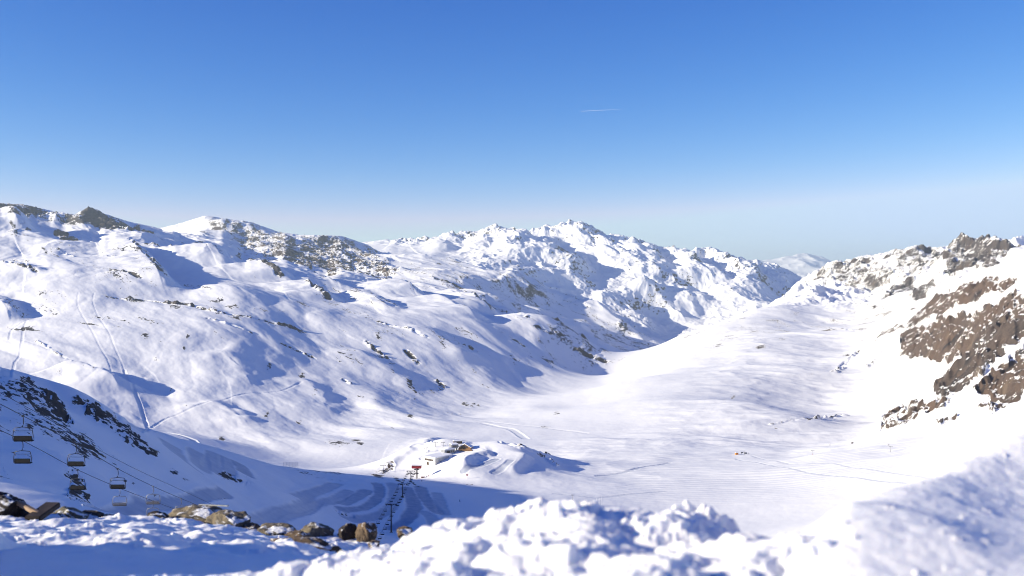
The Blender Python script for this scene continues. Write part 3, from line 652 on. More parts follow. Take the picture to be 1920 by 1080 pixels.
G.Z += ledge * (fbm(X / .55, Y / .8, 4, .55, seed=303) * .10 + (ridged(X / .7, Y / .9, 3, seed=305) - .5) * .05)
# added snow mound outside the left edge, unseen, shaped to shade the bottom-left hollow
md = np.maximum(0, 1 - ((X + 4.3) / .95) ** 2) * sstep(3.6, 5.0, Y) * sstep(7.3, 6.35, Y - .06 * X)
G.Z += np.maximum(md, 0) ** .8 * 1.18
drift = sstep(.26, .36, X / Y) * sstep(8, 6, Y)
G.Z += drift * (ridged((X + .4 * Y) / 1.5, (Y - .3 * X) / .8, 4, .5, seed=307) - .45) * .02
dr = np.array([((u - U0) / F * y, y) for u, y in ((1600, 3.2), (1650, 3.1), (1720, 2.9), (1790, 2.6), (1835, 2.3))])[::-1]
idx, d, sg, t = G.field(dr, .8)
G.Z[idx] += .018 * sstep(0, .25, t) * sstep(0, .25, 1 - t) * np.exp(-np.clip(d / np.where(sg < 0, .30, .09), 0, 9) ** 1.4)
bank = sstep(-1.9, -1.1, X + (Y - 4) * .35) * sstep(.34, .26, X / Y) * sstep(5.3, 4.6, Y) * sstep(1.3, 1.9, Y)
bx = X + fbm(X / .22, Y / .22, 3, seed=317) * .10; by = Y + fbm(X / .22 + 9, Y / .22, 3, seed=318) * .10
bil = np.abs(perlin(bx / .40, by / .44, 319)); bil2 = np.abs(perlin(bx / .13 + 5, by / .15, 320)); bil3 = np.abs(perlin(bx / .055, by / .06, 321))
G.Z += bank * ((bil - .33) * .095 + (bil2 - .33) * .036 * (.4 + bil) + (bil3 - .3) * .010 - .025)
G.Z += bank * fbm(X / .7, Y / .6, 3, seed=309) * .07
# clods: rounded, broken lumps of snow
def clod(cx, cy, r, h, k):
    s = math.log(cy); u = U0 + cx / cy * F; du = r * 1.3 / cy * F; ds = r * 1.3 / cy
    j0, j1 = np.searchsorted(G.us, [u - du, u + du]); i0, i1 = np.searchsorted(G.ss, [s - ds, s + ds])
    if i1 - i0 < 2 or j1 - j0 < 2: return
    sl = (slice(i0, i1), slice(j0, j1)); x = X[sl] - cx; y = Y[sl] - cy
    a = k * 2.4; c, q = math.cos(a), math.sin(a); xx, yy = x * c + y * q, (-x * q + y * c) * (1 + .6 * math.sin(k * 7))
    wob = 1 + .55 * perlin(x / r * 1.2 + k * 3, y / r * 1.2 + k, 311)
    d = np.hypot(xx, yy) / r * wob
    top = h * np.sqrt(np.clip(1 - d ** 2.2, 0, 1)) * (1 + .5 * perlin(x / r * 1.7 + k, y / r * 1.7, 313)) + (xx * math.sin(k * 5) + yy * math.cos(k * 9)) * .12 * (d < 1)
    G.Z[sl] = np.where(d < 1, np.maximum(G.Z[sl], Zb[sl] + top), G.Z[sl])
for rnd, (n, r0, r1) in enumerate(((14, .05, .09), (75, .02, .042), (450, .005, .016))):
    Zb = G.Z.copy()
    for _ in range(n):
        for __ in range(20):
            cy = rng.uniform(2.1, 4.9); cx = rng.uniform(-2.0, 1.35)
            if cx > -1.25 - (cy - 4.2) * .6 - .5 * (cy > 4) and (abs(cy - 4.2 - .1 * cx) < .45 or rng.random() < .5) and cx / cy < .31 and not (cx / cy > .22 and rng.random() < .5): break
        r = r0 + (r1 - r0) * rng.random() ** 1.8
        clod(cx, cy, r, r * rng.uniform(.22, .55), rng.random() * 10)
    if rnd == 2:           # stray crumbs on the drift and the ledge
        for _ in range(60):
            cy = rng.uniform(3.4, 8); cx = rng.uniform(.26, .5) * cy; cy *= .55; cx *= .55; r = rng.uniform(.006, .014); clod(cx, cy, r, r * .6, rng.random() * 10)
        for _ in range(90):
            cy = rng.uniform(6.9, 11.2); cx = rng.uniform(-.55, -.12) * cy; r = rng.uniform(.02, .07); clod(cx, cy, r, r * .35, rng.random() * 10)
G.Z += bank * ((ridged(bx / .11, by / .12, 4, .6, seed=323) - .5) * .015 + fbm(X / .035, Y / .035, 3, .6, seed=324) * .005)
G.Z += fbm(X / .05, Y / .05, 3, seed=315) * .004 * sstep(8, 4, Y)
def snow_mat():
    m, nt = new_mat('near_snow'); g = N(nt); pos = g.n('ShaderNodeNewGeometry').outputs['Position']
    a = g.noise(pos, 9, 8, .65); b = g.noise(pos, 90, 4, .7); c = g.noise(pos, .8, 5, .6)
    h = g.math('ADD', g.math('MULTIPLY', a, .018), g.math('MULTIPLY', b, .0035))
    bp = g.n('ShaderNodeBump', i_Strength=.45, i_Distance=1.0); g.l(h, bp.inputs['Height'])
    col = g.mix(g.ramp(c, .3, .7), (.88, .875, .865), (.91, .905, .895))
    x = g.bsdf(col, .55, .25, bp.outputs['Normal'])
    x.inputs['Subsurface Weight'].default_value = .35; x.inputs['Subsurface Radius'].default_value = (.05, .06, .08); x.inputs['Subsurface Scale'].default_value = .6
    g.out(x.outputs[0]); return m
G.mesh('snow_bank', snow_mat())
print('fg', round(time.time() - T0, 1))

# ------------------------------------------------------------------ helpers for things
class MB:
    def __init__(s): s.bm = bmesh.new()
    def box(s, c, d, rz=0., bev=0., rot=None):
        r = bmesh.ops.create_cube(s.bm, size=1)
        M = Matrix.Translation(c) @ (rot if rot is not None else Matrix.Rotation(rz, 4, 'Z')) @ Matrix.Diagonal((*d, 1))
        bmesh.ops.transform(s.bm, matrix=M, verts=r['verts'])
        if bev:
            es = list({e for v in r['verts'] for e in v.link_edges})
            bmesh.ops.bevel(s.bm, geom=es, offset=bev, segments=2, affect='EDGES')
        return s
    def tube(s, pts, r, n=8, r2=None):
        pts = [Vector(p) for p in pts]; rings = []
        for i, p in enumerate(pts):
            t = (pts[min(i + 1, len(pts) - 1)] - pts[max(i - 1, 0)]).normalized()
            a = t.cross(Vector((0, 0, 1)) if abs(t.z) < .9 else Vector((1, 0, 0))).normalized(); b = t.cross(a)
            rr = r if r2 is None else r + (r2 - r) * i / (len(pts) - 1)
            rings.append([s.bm.verts.new(p + (a * math.cos(k * 2 * math.pi / n) + b * math.sin(k * 2 * math.pi / n)) * rr) for k in range(n)])
        for A_, B_ in zip(rings[:-1], rings[1:]):
            for k in range(n): s.bm.faces.new((A_[k], A_[(k + 1) % n], B_[(k + 1) % n], B_[k]))
        s.bm.faces.new(rings[0][::-1]); s.bm.faces.new(rings[-1]); return s
    def disc(s, c, r, h, axis='Z', n=24):
        rr = {'Z': Matrix(), 'X': Matrix.Rotation(math.pi / 2, 4, 'Y'), 'Y': Matrix.Rotation(math.pi / 2, 4, 'X')}[axis]
        bmesh.ops.create_cone(s.bm, cap_ends=True, segments=n, radius1=r, radius2=r, depth=h, matrix=Matrix.Translation(c) @ rr); return s
    def prism(s, prof, y0, y1):
        """profile in x,z swept along y"""
        a = [s.bm.verts.new((x, y0, z)) for x, z in prof]; b = [s.bm.verts.new((x, y1, z)) for x, z in prof]; n = len(prof)
        s.bm.faces.new(a); s.bm.faces.new(b[::-1])
        for k in range(n): s.bm.faces.new((a[k], b[k], b[(k + 1) % n], a[(k + 1) % n]))
        return s
    def build(s, name, mat, parent=None, smooth=False):
        bmesh.ops.recalc_face_normals(s.bm, faces=s.bm.faces[:])
        me = bpy.data.meshes.new(name); s.bm.to_mesh(me); s.bm.free(); me.materials.append(mat)
        if smooth: me.polygons.foreach_set('use_smooth', [True] * len(me.polygons))
        o = bpy.data.objects.new(name, me); COL.objects.link(o)
        if parent is not None: o.parent = parent
        return o
def tag(o, label, cat, group=None):
    o['label'] = label; o['category'] = cat
    if group: o['group'] = group
    return o
def thing(name, label, cat, loc=(0, 0, 0), rz=0., group=None):
    o = bpy.data.objects.new(name, None); COL.objects.link(o); o.location = loc; o.rotation_euler = (0, 0, rz); o.empty_display_size = .5
    return tag(o, label, cat, group)
def dup(root, loc, label, group=None, rz=None):
    def cp(o, par):
        c = o.copy(); COL.objects.link(c)
        if par is not None: c.parent = par
        for ch in o.children: cp(ch, c)
        return c
    r = cp(root, None); r.location = loc; r['label'] = label
    if rz is not None: r.rotation_euler = (0, 0, rz)
    if group: r['group'] = group
    return r
def on(u, v, Y, sink=0.):
    x = (u - U0) / F * Y; return Vector((x, Y, A.ground(x, Y) - sink))

STEEL = flat_mat('dark_steel', (.035, .037, .042), .5, .3)
GALV = flat_mat('galvanised_steel', (.30, .31, .32), .45, .6)
SEATM = flat_mat('shaded_padding', (.007, .0075, .010), .8)  # near black puts the chairs' shade into the padding colour
SLATM = flat_mat('sunlit_slats', (.16, .145, .12), .7)  # paler slats carry the sunlit look in their colour
ROPE = flat_mat('wire_rope', (.05, .05, .055), .6, .4)
WHITEW = flat_mat('white_cladding', (.78, .77, .75), .6, var=.05, scale=.3)
GREYW = flat_mat('grey_sheet_metal', (.24, .25, .27), .5, .2, var=.1, scale=.5)
ROOFSNOW = flat_mat('roof_snow', (.86, .865, .88), .6, var=.03, scale=.5)
WINM = flat_mat('dark_window', (.06, .045, .04), .15, spec=.5)
REDM = flat_mat('red_paint', (.30, .025, .035), .45, var=.12, scale=.6)
TIMBER = flat_mat('orange_timber', (.30, .165, .075), .75, var=.3, scale=.8)
DARKT = flat_mat('dark_timber', (.05, .032, .024), .8, var=.3, scale=.8)
CONC = flat_mat('concrete', (.30, .29, .28), .85, var=.15, scale=.8)
ORANGE = flat_mat('orange_paint', (.62, .20, .03), .5)
BLACKC = flat_mat('dark_clothing', (.02, .022, .03), .85); BLUEC = flat_mat('blue_clothing', (.03, .06, .16), .85); REDC = flat_mat('red_clothing', (.35, .03, .03), .85)
SKIN = flat_mat('skin', (.5, .32, .24), .6, var=.05)
WHITEP = flat_mat('white_paint', (.75, .75, .76), .5, var=.05)

# ------------------------------------------------------------------ chair lift
def strand_x(Y, off): return -(49.75 + off) - .0433 * Y
KY = [60, 97, 112.2, 127.4, 142.5, 158.5, 174, 300, 430, 561, 602, 686, 745, 805, 862, 920, 965, 1008]
KZ = [6, -10.8, -16.7, -22.5, -28.7, -34.7, -40.2, -84, -122, -149.5, -154, -162.5, -169.3, -174.4, -181.5, -187.4, -196.5, -204.2]
def strand_z(Y):
    i = int(np.clip(np.searchsorted(KY, Y) - 1, 0, len(KY) - 2)); t = (Y - KY[i]) / (KY[i + 1] - KY[i])
    def m(k):
        a, b = max(k - 1, 0), min(k + 1, len(KY) - 1); return (KZ[b] - KZ[a]) / (KY[b] - KY[a])
    h = KY[i + 1] - KY[i]
    return (2 * t**3 - 3 * t**2 + 1) * KZ[i] + (t**3 - 2 * t**2 + t) * h * m(i) + (-2 * t**3 + 3 * t**2) * KZ[i + 1] + (t**3 - t**2) * h * m(i + 1)
def make_chair(label, group, mats, heavy):
    fr, seat = mats
    t = thing('lift_chair', label, 'lift chair', group=group)
    MB().tube([(0, 0, .06), (.03, 0, -.1), (.07, 0, -.55), (.06, 0, -.85), (-.02, 0, -1.05), (-.12, 0, -1.2)], .05).box((0, 0, .03), (.12, .5, .16)).build('hanger', fr, t, True)
    MB().tube([(-1.08, 0, -2.72), (-1.12, 0, -2.3), (-1.06, 0, -1.75), (-1.0, 0, -1.42), (-.9, 0, -1.31), (-.45, 0, -1.26), (-.12, 0, -1.2), (.35, 0, -1.24), (.85, 0, -1.29), (.98, 0, -1.38), (1.06, 0, -1.75), (1.13, 0, -2.3), (1.06, 0, -2.72)], .045).build('frame', fr, t, True)
    if heavy:
        MB().box((0, -.06, -2.46), (2.02, .10, .56), bev=.05).build('backrest', seat, t)
        MB().box((0, .22, -2.77), (2.06, .55, .12), bev=.04).build('seat', seat, t)
        MB().tube([(-1.0, .1, -1.62), (-.5, .12, -1.66), (.5, .12, -1.66), (1.0, .1, -1.62)], .025).tube([(-.98, .1, -1.62), (-.98, .3, -1.9)], .022).tube([(.98, .1, -1.62), (.98, .3, -1.9)], .022).build('safety_bar', fr, t, True)
    else:
        b = MB()
        for k in range(4): b.box((0, -.06, -2.36 - k * .1), (2.0, .05, .075), bev=.01)
        b.build('backrest', seat, t)
        MB().box((0, .22, -2.77), (2.04, .5, .07), bev=.02).build('seat', seat, t)
        MB().tube([(-.98, .1, -2.0), (-.96, .35, -2.3), (.96, .35, -2.3), (.98, .1, -2.0)], .022).build('safety_bar', fr, t, True)
    return t
HV = (STEEL, SEATM); LT = (flat_mat('sunlit_tube', (.22, .22, .22), .5, .4), SLATM)  # dark set painted for chairs in shade, pale set for chairs in sun
GN = 'big lift chairs hanging over the shaded slope'
near_spec = [(112.2, 0, 0, 'thick black lift chair, upper of the pair at the photo\'s left edge'),
             (127.4, 0, 0, 'dark lift chair with tall black backrest, above the rock cluster on the shaded slope'),
             (142.5, 0, 0, 'dark lift chair on a curved hanger, directly above a pale slatted chair'),
             (158.5, 0, 1, 'pale slatted lift chair with bright hanger, upper of the pair nearest the big boulder'),
             (174.0, 0, 1, 'lift chair half hidden behind the big lichened boulder, only its hanger and frame showing'),
             (125.6, 6, 0, 'dark lift chair with thin seat, lower of the pair at the photo\'s left edge'),
             (143.3, 6, 0, 'dark lift chair merging with the black rocks, hanging lowest on the second rope'),
             (160.6, 6, 1, 'pale slatted lift chair hanging just below the dark chair with the curved hanger'),
             (177.5, 6, 1, 'pale slatted lift chair, lower of the pair nearest the big boulder')]
protos = {}
for Yc, off, kind, lab in near_spec:
    loc = (strand_x(Yc, off), Yc, strand_z(Yc))
    if kind not in protos:
        protos[kind] = make_chair(lab, GN, (HV, LT)[kind], kind == 0); protos[kind].location = loc; protos[kind].rotation_euler = (0, 0, .04)
    else: dup(protos[kind], loc, lab, GN, rz=rng.uniform(-.05, .09))
GF = 'small lift chairs hanging along the line of towers'
Yc = 545.
while Yc < 990:
    if min(abs(Yc - q) for q in (686, 805, 920)) > 3:
        for off, lab in ((0, 'tiny dark lift chair on the right rope above the red lift station'), (6, 'tiny dark lift chair on the left rope above the red lift station')):
            yy = Yc + (5 if off else 0); dup(protos[0], (strand_x(yy, off), yy, strand_z(yy)), lab, GF)
    Yc += 17.5
r = MB()
ys = list(np.linspace(60, 1012, 160))
r.tube([(strand_x(y, 0), y, strand_z(y) + .05) for y in ys] , .038, 6); r.tube([(strand_x(y, 6), y, strand_z(y) + .05) for y in ys], .038, 6)
tag(r.build('haul_rope', ROPE, None, True), 'two long strands of steel lift rope carrying the chairs down to the red station', 'cable')
r = MB(); r.tube([(strand_x(y, 3), y, strand_z(y) + 2.9 - .00002 * (y - 150) ** 2 * (y < 300)) for y in np.linspace(60, 686, 90)], .03, 6)
tag(r.build('signal_cable', ROPE, None, True), 'thin single cable strung above the two lift ropes across the shaded slope', 'cable')
for Yt, hv, lab in ((686, 1.0, 'tallest dark lift tower, nearest of the line, standing on the S-curved ski tracks'),
                    (805, .62, 'middle lift tower of the line, below the lip of the shaded slope'),
                    (920, .5, 'shortest lift tower of the line, right in front of the red lift station')):
    x = strand_x(Yt, 3); zg = A.ground(x, Yt) - .8; zt = strand_z(Yt); t = thing('lift_tower', lab, 'lift tower', (x, Yt, zg), group='towers carrying the chair lift'); h = zt - zg
    MB().tube([(0, 0, 0), (0, 0, h + .3)], .55 * (.6 + .4 * hv), 12, .33).build('mast', STEEL, t, True)
    MB().box((0, 0, .3), (2.2, 2.2, 1.4), bev=.1).build('foundation', CONC, t)
    MB().box((0, 0, h + .35), (7.0, .5, .45), bev=.04).tube([(-2.2, 0, h + .4), (0, 0, h - 1.0)], .12).tube([(2.2, 0, h + .4), (0, 0, h - 1.0)], .12).build('crossarm', STEEL, t)
    for sx in (-3, 3):
        q = MB(); q.box((sx, 0, h - .1), (.35, 3.4, .28), bev=.03)
        for k in range(6): q.disc((sx, -1.5 + k * .6, h - .14), .24, .12, 'X', 12)
        q.box((sx + (.6 if sx > 0 else -.6), 0, h + .1), (.6, 3.2, .06)).tube([(sx * 1.28, -1.6, h + .1), (sx * 1.28, -1.6, h + 1.1), (sx * 1.28, 1.6, h + 1.1), (sx * 1.28, 1.6, h + .1)], .04, 6)
        q.build('sheave_train', STEEL, t)
    q = MB()
    for k in range(int(h / .45)): q.box((0, -.72, .9 + k * .45), (.42, .05, .05))
    q.tube([(-.22, -.72, .6), (-.22, -.72, h)], .03, 6).tube([(.22, -.72, .6), (.22, -.72, h)], .03, 6); q.build('ladder', STEEL, t)
# ------------------------------------------------------------------ lower terminal of the chair lift
x = strand_x(1016, 3) ; c = Vector((x + .3, 1016, A.ground(x, 1016) - .4))
t = thing('lift_station', 'lift terminal with long red housing on two legs at the foot of the chair lift', 'lift station', c, -.10)
zr = strand_z(1012) - c.z
MB().box((0, 0, zr + 2.6), (9.6, 4.4, 3.0), bev=.35).build('housing', REDM, t)
MB().box((0, -2.24, zr + 3.3), (8.6, .06, .35)).box((0, -2.24, zr + 1.9), (8.6, .06, .22)).build('trim', DARKT, t)
MB().box((0, .1, zr + 4.28), (9.9, 4.7, .35), bev=.15).build('roof_snow', ROOFSNOW, t)
for yy in (-1.2, 2.6): MB().box((0, yy, (zr + 1.1) / 2), (1.0, 1.0, zr + 1.1), bev=.08).build('leg', CONC, t)
q = MB(); q.disc((0, 0, zr), 3.0, .25, 'Z', 32)
q.build('bullwheel', STEEL, t)
k = MB().box((6.6, -1.0, 1.6), (3.0, 3.2, 3.2), bev=.3).build('control_cabin', REDM, t); MB().box((6.6, -2.63, 2.1), (2.3, .06, 1.3)).build('window', WINM, k); MB().box((6.6, -1.0, 3.32), (3.3, 3.5, .3), bev=.12).build('roof_snow', ROOFSNOW, k)
MB().box((1.0, -3.2, .15), (14, 5.0, .5), bev=.1).build('platform', CONC, t)
q = MB()
for xx in (-6.2, -4.9, -3.6, 3.4, 4.4): q.tube([(xx, -4.6, .3), (xx, -4.6, 1.7)], .07, 6)
q.tube([(-6.2, -4.6, 1.5), (-3.6, -4.6, 1.5)], .06, 6).tube([(-6.2, -4.6, .95), (-3.6, -4.6, .95)], .06, 6).tube([(3.4, -4.6, 1.5), (4.4, -4.6, 1.5)], .06, 6); q.build('railing', STEEL, t)
# ------------------------------------------------------------------ white hall
c = on(816, 868, 1045, .6)
t = thing('station_hall', 'white flat roofed hall with a brown window band, largest building on the snowy knoll', 'building', c, math.radians(-40))
W_, D_, H_ = 16.5, 26.0, 8.4      # local: x along the sunny end wall (to the left of the corner), y along the ribbed side
MB().box((-W_ / 2, D_ / 2, H_ / 2), (W_, D_, H_), bev=.08).build('wall', WHITEW, t)
q = MB()
for k in range(15): q.box((.09, .8 + k * 1.38, H_ / 2 - .1), (.16, .5, H_ - .5))
q.build('ribbed_cladding', GREYW, t)  # real ribs; the darker grey paints in this wall's shade
MB().box((-W_ / 2, D_ / 2, H_ + .32), (W_ + .9, D_ + .9, .6), bev=.18).build('roof_snow', ROOFSNOW, t)
q = MB().box((-W_ / 2 - .6, -.06, H_ * .66), (W_ * .74, .14, 2.1)).build('window', WINM, t)
q2 = MB()
for k in range(6): q2.box((-W_ / 2 - .6 - W_ * .37 + k * W_ * .148, -.16, H_ * .66), (.14, .08, 2.1))
q2.build('frame', GREYW, q)
d = MB().box((-W_ * .66, -.06, 1.5), (3.2, .14, 3.0)).build('door', DARKT, t); MB().box((-W_ * .66 + 1.1, -.17, 1.4), (.12, .1, .4)).build('handle', GALV, d)
for k, yy in enumerate((14.5, 18.3)): MB().box((.22, yy, 2.1), (.1, 2.2, 3.0)).build('door', DARKT, t)
# ------------------------------------------------------------------ shed with snowy roof and the gondola-like station behind it
c = on(840, 850, 1078, .6)
t = thing('shed', 'low grey shed under a snowy roof between the white hall and the timber hut', 'building', c, math.radians(32)); t.scale = (1.3, 1.2, 1.25)
MB().box((0, 0, 2.0), (9.5, 6.5, 4.4), bev=.06).build('wall', GREYW, t); MB().prism([(-5.2, 4.1), (5.2, 4.1), (5.2, 4.6), (0, 5.7), (-5.2, 4.6)], -3.8, 3.8).build('roof_snow', ROOFSNOW, t)
MB().box((-1.4, -3.29, 1.6), (3.0, .12, 3.0)).build('door', DARKT, t)
for xx in (1.6, 3.6): MB().box((xx, -3.29, 2.5), (1.3, .12, 1.2)).build('window', WINM, t)
c = on(851, 848, 1086, .6)
t = thing('lift_station', 'grey open lift station with white snow cap beside the orange hut', 'lift station', c, math.radians(20)); t.scale = (1.25, 1.2, 1.3)
MB().box((0, 0, 4.6), (6.4, 8.0, 3.0), bev=.5).build('housing', GREYW, t); MB().box((0, 0, 6.3), (6.6, 8.2, .5), bev=.2).build('roof_snow', ROOFSNOW, t)
for xx in (-2.4, 2.4): MB().box((xx, 0, 1.6), (.8, 1.0, 3.4)).build('leg', CONC, t)
MB().disc((0, 0, 3.0), 2.2, .22, 'Z', 24).build('bullwheel', STEEL, t)
MB().box((0, -4.03, 4.7), (4.6, .08, 1.0)).build('window', WINM, t)
# ------------------------------------------------------------------ timber hut
c = on(873, 842, 1088, .5)
t = thing('timber_hut', 'orange timber hut with wide dark gable at the right end of the knoll', 'hut', c, math.radians(-12))
MB().prism([(-6.6, 0), (6.6, 0), (6.6, 2.6), (0, 6.2), (-6.6, 2.6)], -4, 5).build('wall', TIMBER, t)
MB().prism([(-7.2, 2.75), (0, 6.5), (7.2, 2.75), (7.2, 3.2), (0, 7.2), (-7.2, 3.2)], -4.6, 5.4).build('roof_snow', ROOFSNOW, t)
MB().prism([(-4.4, 2.2), (4.0, 2.2), (3.4, 3.6), (0, 5.4), (-3.4, 3.6)], -4.12, -4.0).build('window', WINM, t)
MB().box((-.6, -4.08, 1.0), (1.5, .14, 2.0)).build('door', DARKT, t)
q = MB().box((2.0, -6.6, .55), (15.0, 5.0, .3))
for k in range(13): q.box((-5.3 + k * 1.2, -9.0, 1.1), (.14, .14, 1.0))
q.box((2.0, -9.0, 1.6), (15, .16, .14)); q.build('terrace', TIMBER, t)
c = on(858, 833, 1108, .3)
t = thing('timber_hut', 'small dark timber hut under a flat snow cap, topmost building on the knoll', 'hut', c, math.radians(15))
MB().box((0, 0, 1.4), (9.0, 5.0, 2.8), bev=.05).build('wall', DARKT, t); MB().box((0, -.2, 3.1), (10, 6.2, .7), bev=.25).build('roof_snow', ROOFSNOW, t)
for xx in (-2.6, 0, 2.6): MB().box((xx, -2.54, 1.5), (1.4, .1, 1.1)).build('window', WINM, t)
# ------------------------------------------------------------------ small pylons of the second lift on the knoll
def pylon(name, lab, cat, loc, h, arm, mat, grp=None, rz=0., lean=0.):
    t = thing(name, lab, cat, loc, rz, grp)
    MB().tube([(0, 0, 0), (lean, 0, h)], .26, 8, .17).build('mast', mat, t, True)
    q = MB().box((lean, 0, h), (arm, .32, .3), bev=.03)
    for sx in (-1, 1): q.box((lean + sx * arm * .46, 0, h - .28), (.3, 1.6, .3))
    q.build('crossarm', mat, t); return t
GPY = 'little pylons on the left shoulder of the knoll'
pylon('lift_tower', 'leaning T shaped pylon above the brown rocks at the left foot of the knoll', 'lift tower', on(719, 884, 1045, .4), 7.0, 6.0, STEEL, GPY, .3, -.4)
pylon('lift_tower', 'small T shaped pylon left of the white hall roof', 'lift tower', on(799, 846, 1085, .4), 5.4, 4.0, STEEL, GPY, .5)
pylon('lift_tower', 'small T shaped pylon standing right above the white hall', 'lift tower', on(817, 843, 1098, .4), 5.6, 4.2, STEEL, GPY, .3)
pylon('lift_tower', 'small T shaped pylon between the white hall and the topmost hut', 'lift tower', on(831, 841, 1098, .4), 4.8, 3.8, STEEL, GPY, .3)
# ------------------------------------------------------------------ slope sign, people
c = on(876, 899, 985, .3); t = thing('slope_sign', 'red and white piste marker on sunny snow right of the red station', 'sign', c)
MB().tube([(0, 0, 0), (0, 0, 5.2)], .12, 8).build('pole', WHITEP, t, True); MB().disc((0, -.2, 4.4), 1.0, .12, 'Y', 24).build('board', REDM, t); MB().disc((0, -.28, 4.4), .42, .06, 'Y', 16).build('symbol', WHITEP, t)
def person(lab, loc, cloth, rz=0., sc=1.0, skis=True):
    me = bpy.data.meshes.new('person'); o = bpy.data.objects.new('person', me); COL.objects.link(o)
    V = [(0, 0, .98), (0, 0, 1.2), (0, .02, 1.42), (0, .03, 1.54), (0, .01, 1.70), (.1, 0, .92), (.13, -.06, .5), (.14, 0, .06), (.14, -.14, .03), (-.1, 0, .92), (-.13, -.06, .5), (-.14, 0, .06), (-.14, -.14, .03),
         (.2, .02, 1.42), (.29, -.02, 1.16), (.27, -.22, 1.02), (-.2, .02, 1.42), (-.29, -.02, 1.16), (-.27, -.22, 1.02)]
    E = [(0, 1), (1, 2), (2, 3), (3, 4), (0, 5), (5, 6), (6, 7), (7, 8), (0, 9), (9, 10), (10, 11), (11, 12), (2, 13), (13, 14), (14, 15), (2, 16), (16, 17), (17, 18)]
    Rr = [.17, .16, .19, .065, .12, .11, .085, .07, .06, .11, .085, .07, .06, .09, .065, .05, .09, .065, .05]
    me.from_pydata(V, E, []); sk = o.modifiers.new('skin', 'SKIN')
    if not me.skin_vertices: me.skin_vertices.new()
    for v_, r_ in zip(me.skin_vertices[0].data, Rr): v_.radius = (r_, r_)
    me.skin_vertices[0].data[0].use_root = True; ss_ = o.modifiers.new('sub', 'SUBSURF'); ss_.levels = 1; ss_.render_levels = 1
    dg = bpy.context.evaluated_depsgraph_get(); nm = bpy.data.meshes.new_from_object(o.evaluated_get(dg)); o.modifiers.clear(); o.data = nm; nm.materials.clear(); nm.materials.append(cloth)
    o.location = loc; o.rotation_euler = (0, 0, rz); o.scale = (sc,) * 3; tag(o, lab, 'person')
    MB().disc((0, -.015, 1.79), .125, .12, 'Z', 12).build('hat', BLACKC, o)
    if skis:
        for sx in (-.14, .14):
            s_ = MB().box((sx, -.1, .012), (.09, 1.7, .024), bev=.01).build('ski', REDC, None); s_.parent = o
    return o
person('person in dark clothing standing on the shaded slope beside the lift line', on(791, 906.5, 968), BLACKC, .6, 1.12)
person('skier in blue out alone on the wide shaded slope right of the curved tracks', on(862, 940, 812), BLUEC, 2.2, 1.1)
person('person in dark clothing waiting right beside the red lift station', on(800, 890, 1012), BLACKC, 1.0, 1.1)
person('person in red jacket standing on the sunny snow right of the red station', on(803, 889, 1016), REDC, .4, 1.1)
# ------------------------------------------------------------------ drag lift on the plain
c = on(1388, 854, 1185, .3); t = thing('drag_lift_station', 'low drag lift station with an orange cabin far out on the white plain', 'lift station', c, .2)
MB().box((-4.6, 0, 1.2), (3.4, 2.6, 2.6), bev=.15).build('cabin', ORANGE, t); MB().box((-4.6, 0, 2.65), (3.7, 2.9, .3), bev=.1).build('roof_snow', ROOFSNOW, t)
q = MB().tube([(1.5, 0, 0), (1.5, 0, 3.2)], .2, 8).tube([(5.2, 0, 0), (5.2, 0, 2.8)], .2, 8).box((3.3, 0, 3.0), (5.4, .5, .4)); q.build('gantry', STEEL, t); MB().disc((2.4, 0, 2.5), 1.3, .25, 'Z', 20).build('bullwheel', STEEL, t)
MB().box((7.4, .5, 1.2), (2.2, 2.6, 2.4), bev=.2).build('motor_housing', GREYW, t)
GD = 'drag lift pylons on the white plain'
pylon('lift_tower', 'thin grey drag lift pylon with red foot padding on the white plain', 'lift tower', on(1524, 867, 1120, .3), 6.0, 3.4, GALV, GD)
tt = pylon('lift_tower', 'thin grey drag lift pylon nearest to the right hand snowdrift', 'lift tower', on(1670, 882, 1050, .3), 6.6, 3.4, GALV, GD)
MB().tube([(0, 0, .2), (0, 0, 2.0)], .42, 10).build('padding', REDM, [o for o in bpy.data.objects if o.get('label', '').startswith('thin grey drag lift pylon with red')][0], True)
pylon('lift_tower', 'thin pole like pylon rising just behind the crest of the broken snow', 'lift tower', on(1073, 936, 900, .3), 5.5, 2.0, GALV, GD)
person('person standing beside the orange drag lift cabin on the plain', on(1396, 855, 1180), BLACKC, 1.0, 1.15)
person('person waiting at the right end of the drag lift station on the plain', on(1404, 855, 1180), BLACKC, 2.0, 1.15)
# snow fence on the shaded slope
c = on(545, 907, 900, .3); t = thing('snow_fence', 'pale see-through snow fence standing near the dark rocks on the shaded slope', 'fence', c, .1)
for k in range(6): MB().tube([(-6.5 + k * 2.6, 0, 0), (-6.5 + k * 2.6, 0, 5.5)], .07, 6).build('post', GALV, t, True)
q = MB()
for k in range(9): q.box((0, 0, .5 + k * .6), (13, .05, .09))
q.build('netting', GALV, t)
# race gates net on the plain
c = on(1122, 944, 885, .3); t = thing('safety_net', 'faint pale safety net on poles behind the crest of the broken snow', 'fence', c, .15)
for k in range(6): MB().tube([(-4.5 + k * 1.8, k * 1.5, 0), (-4.5 + k * 1.8, k * 1.5, 6.0 + .6 * (k % 3))], .09, 6).build('post', WHITEP, t, True)
q = MB()
for k in range(5): q.tube([(-4.5, 0, .5 + k * .9), (4.5, 7.5, .5 + k * .9)], .05, 4)
q.build('netting', WHITEP, t)

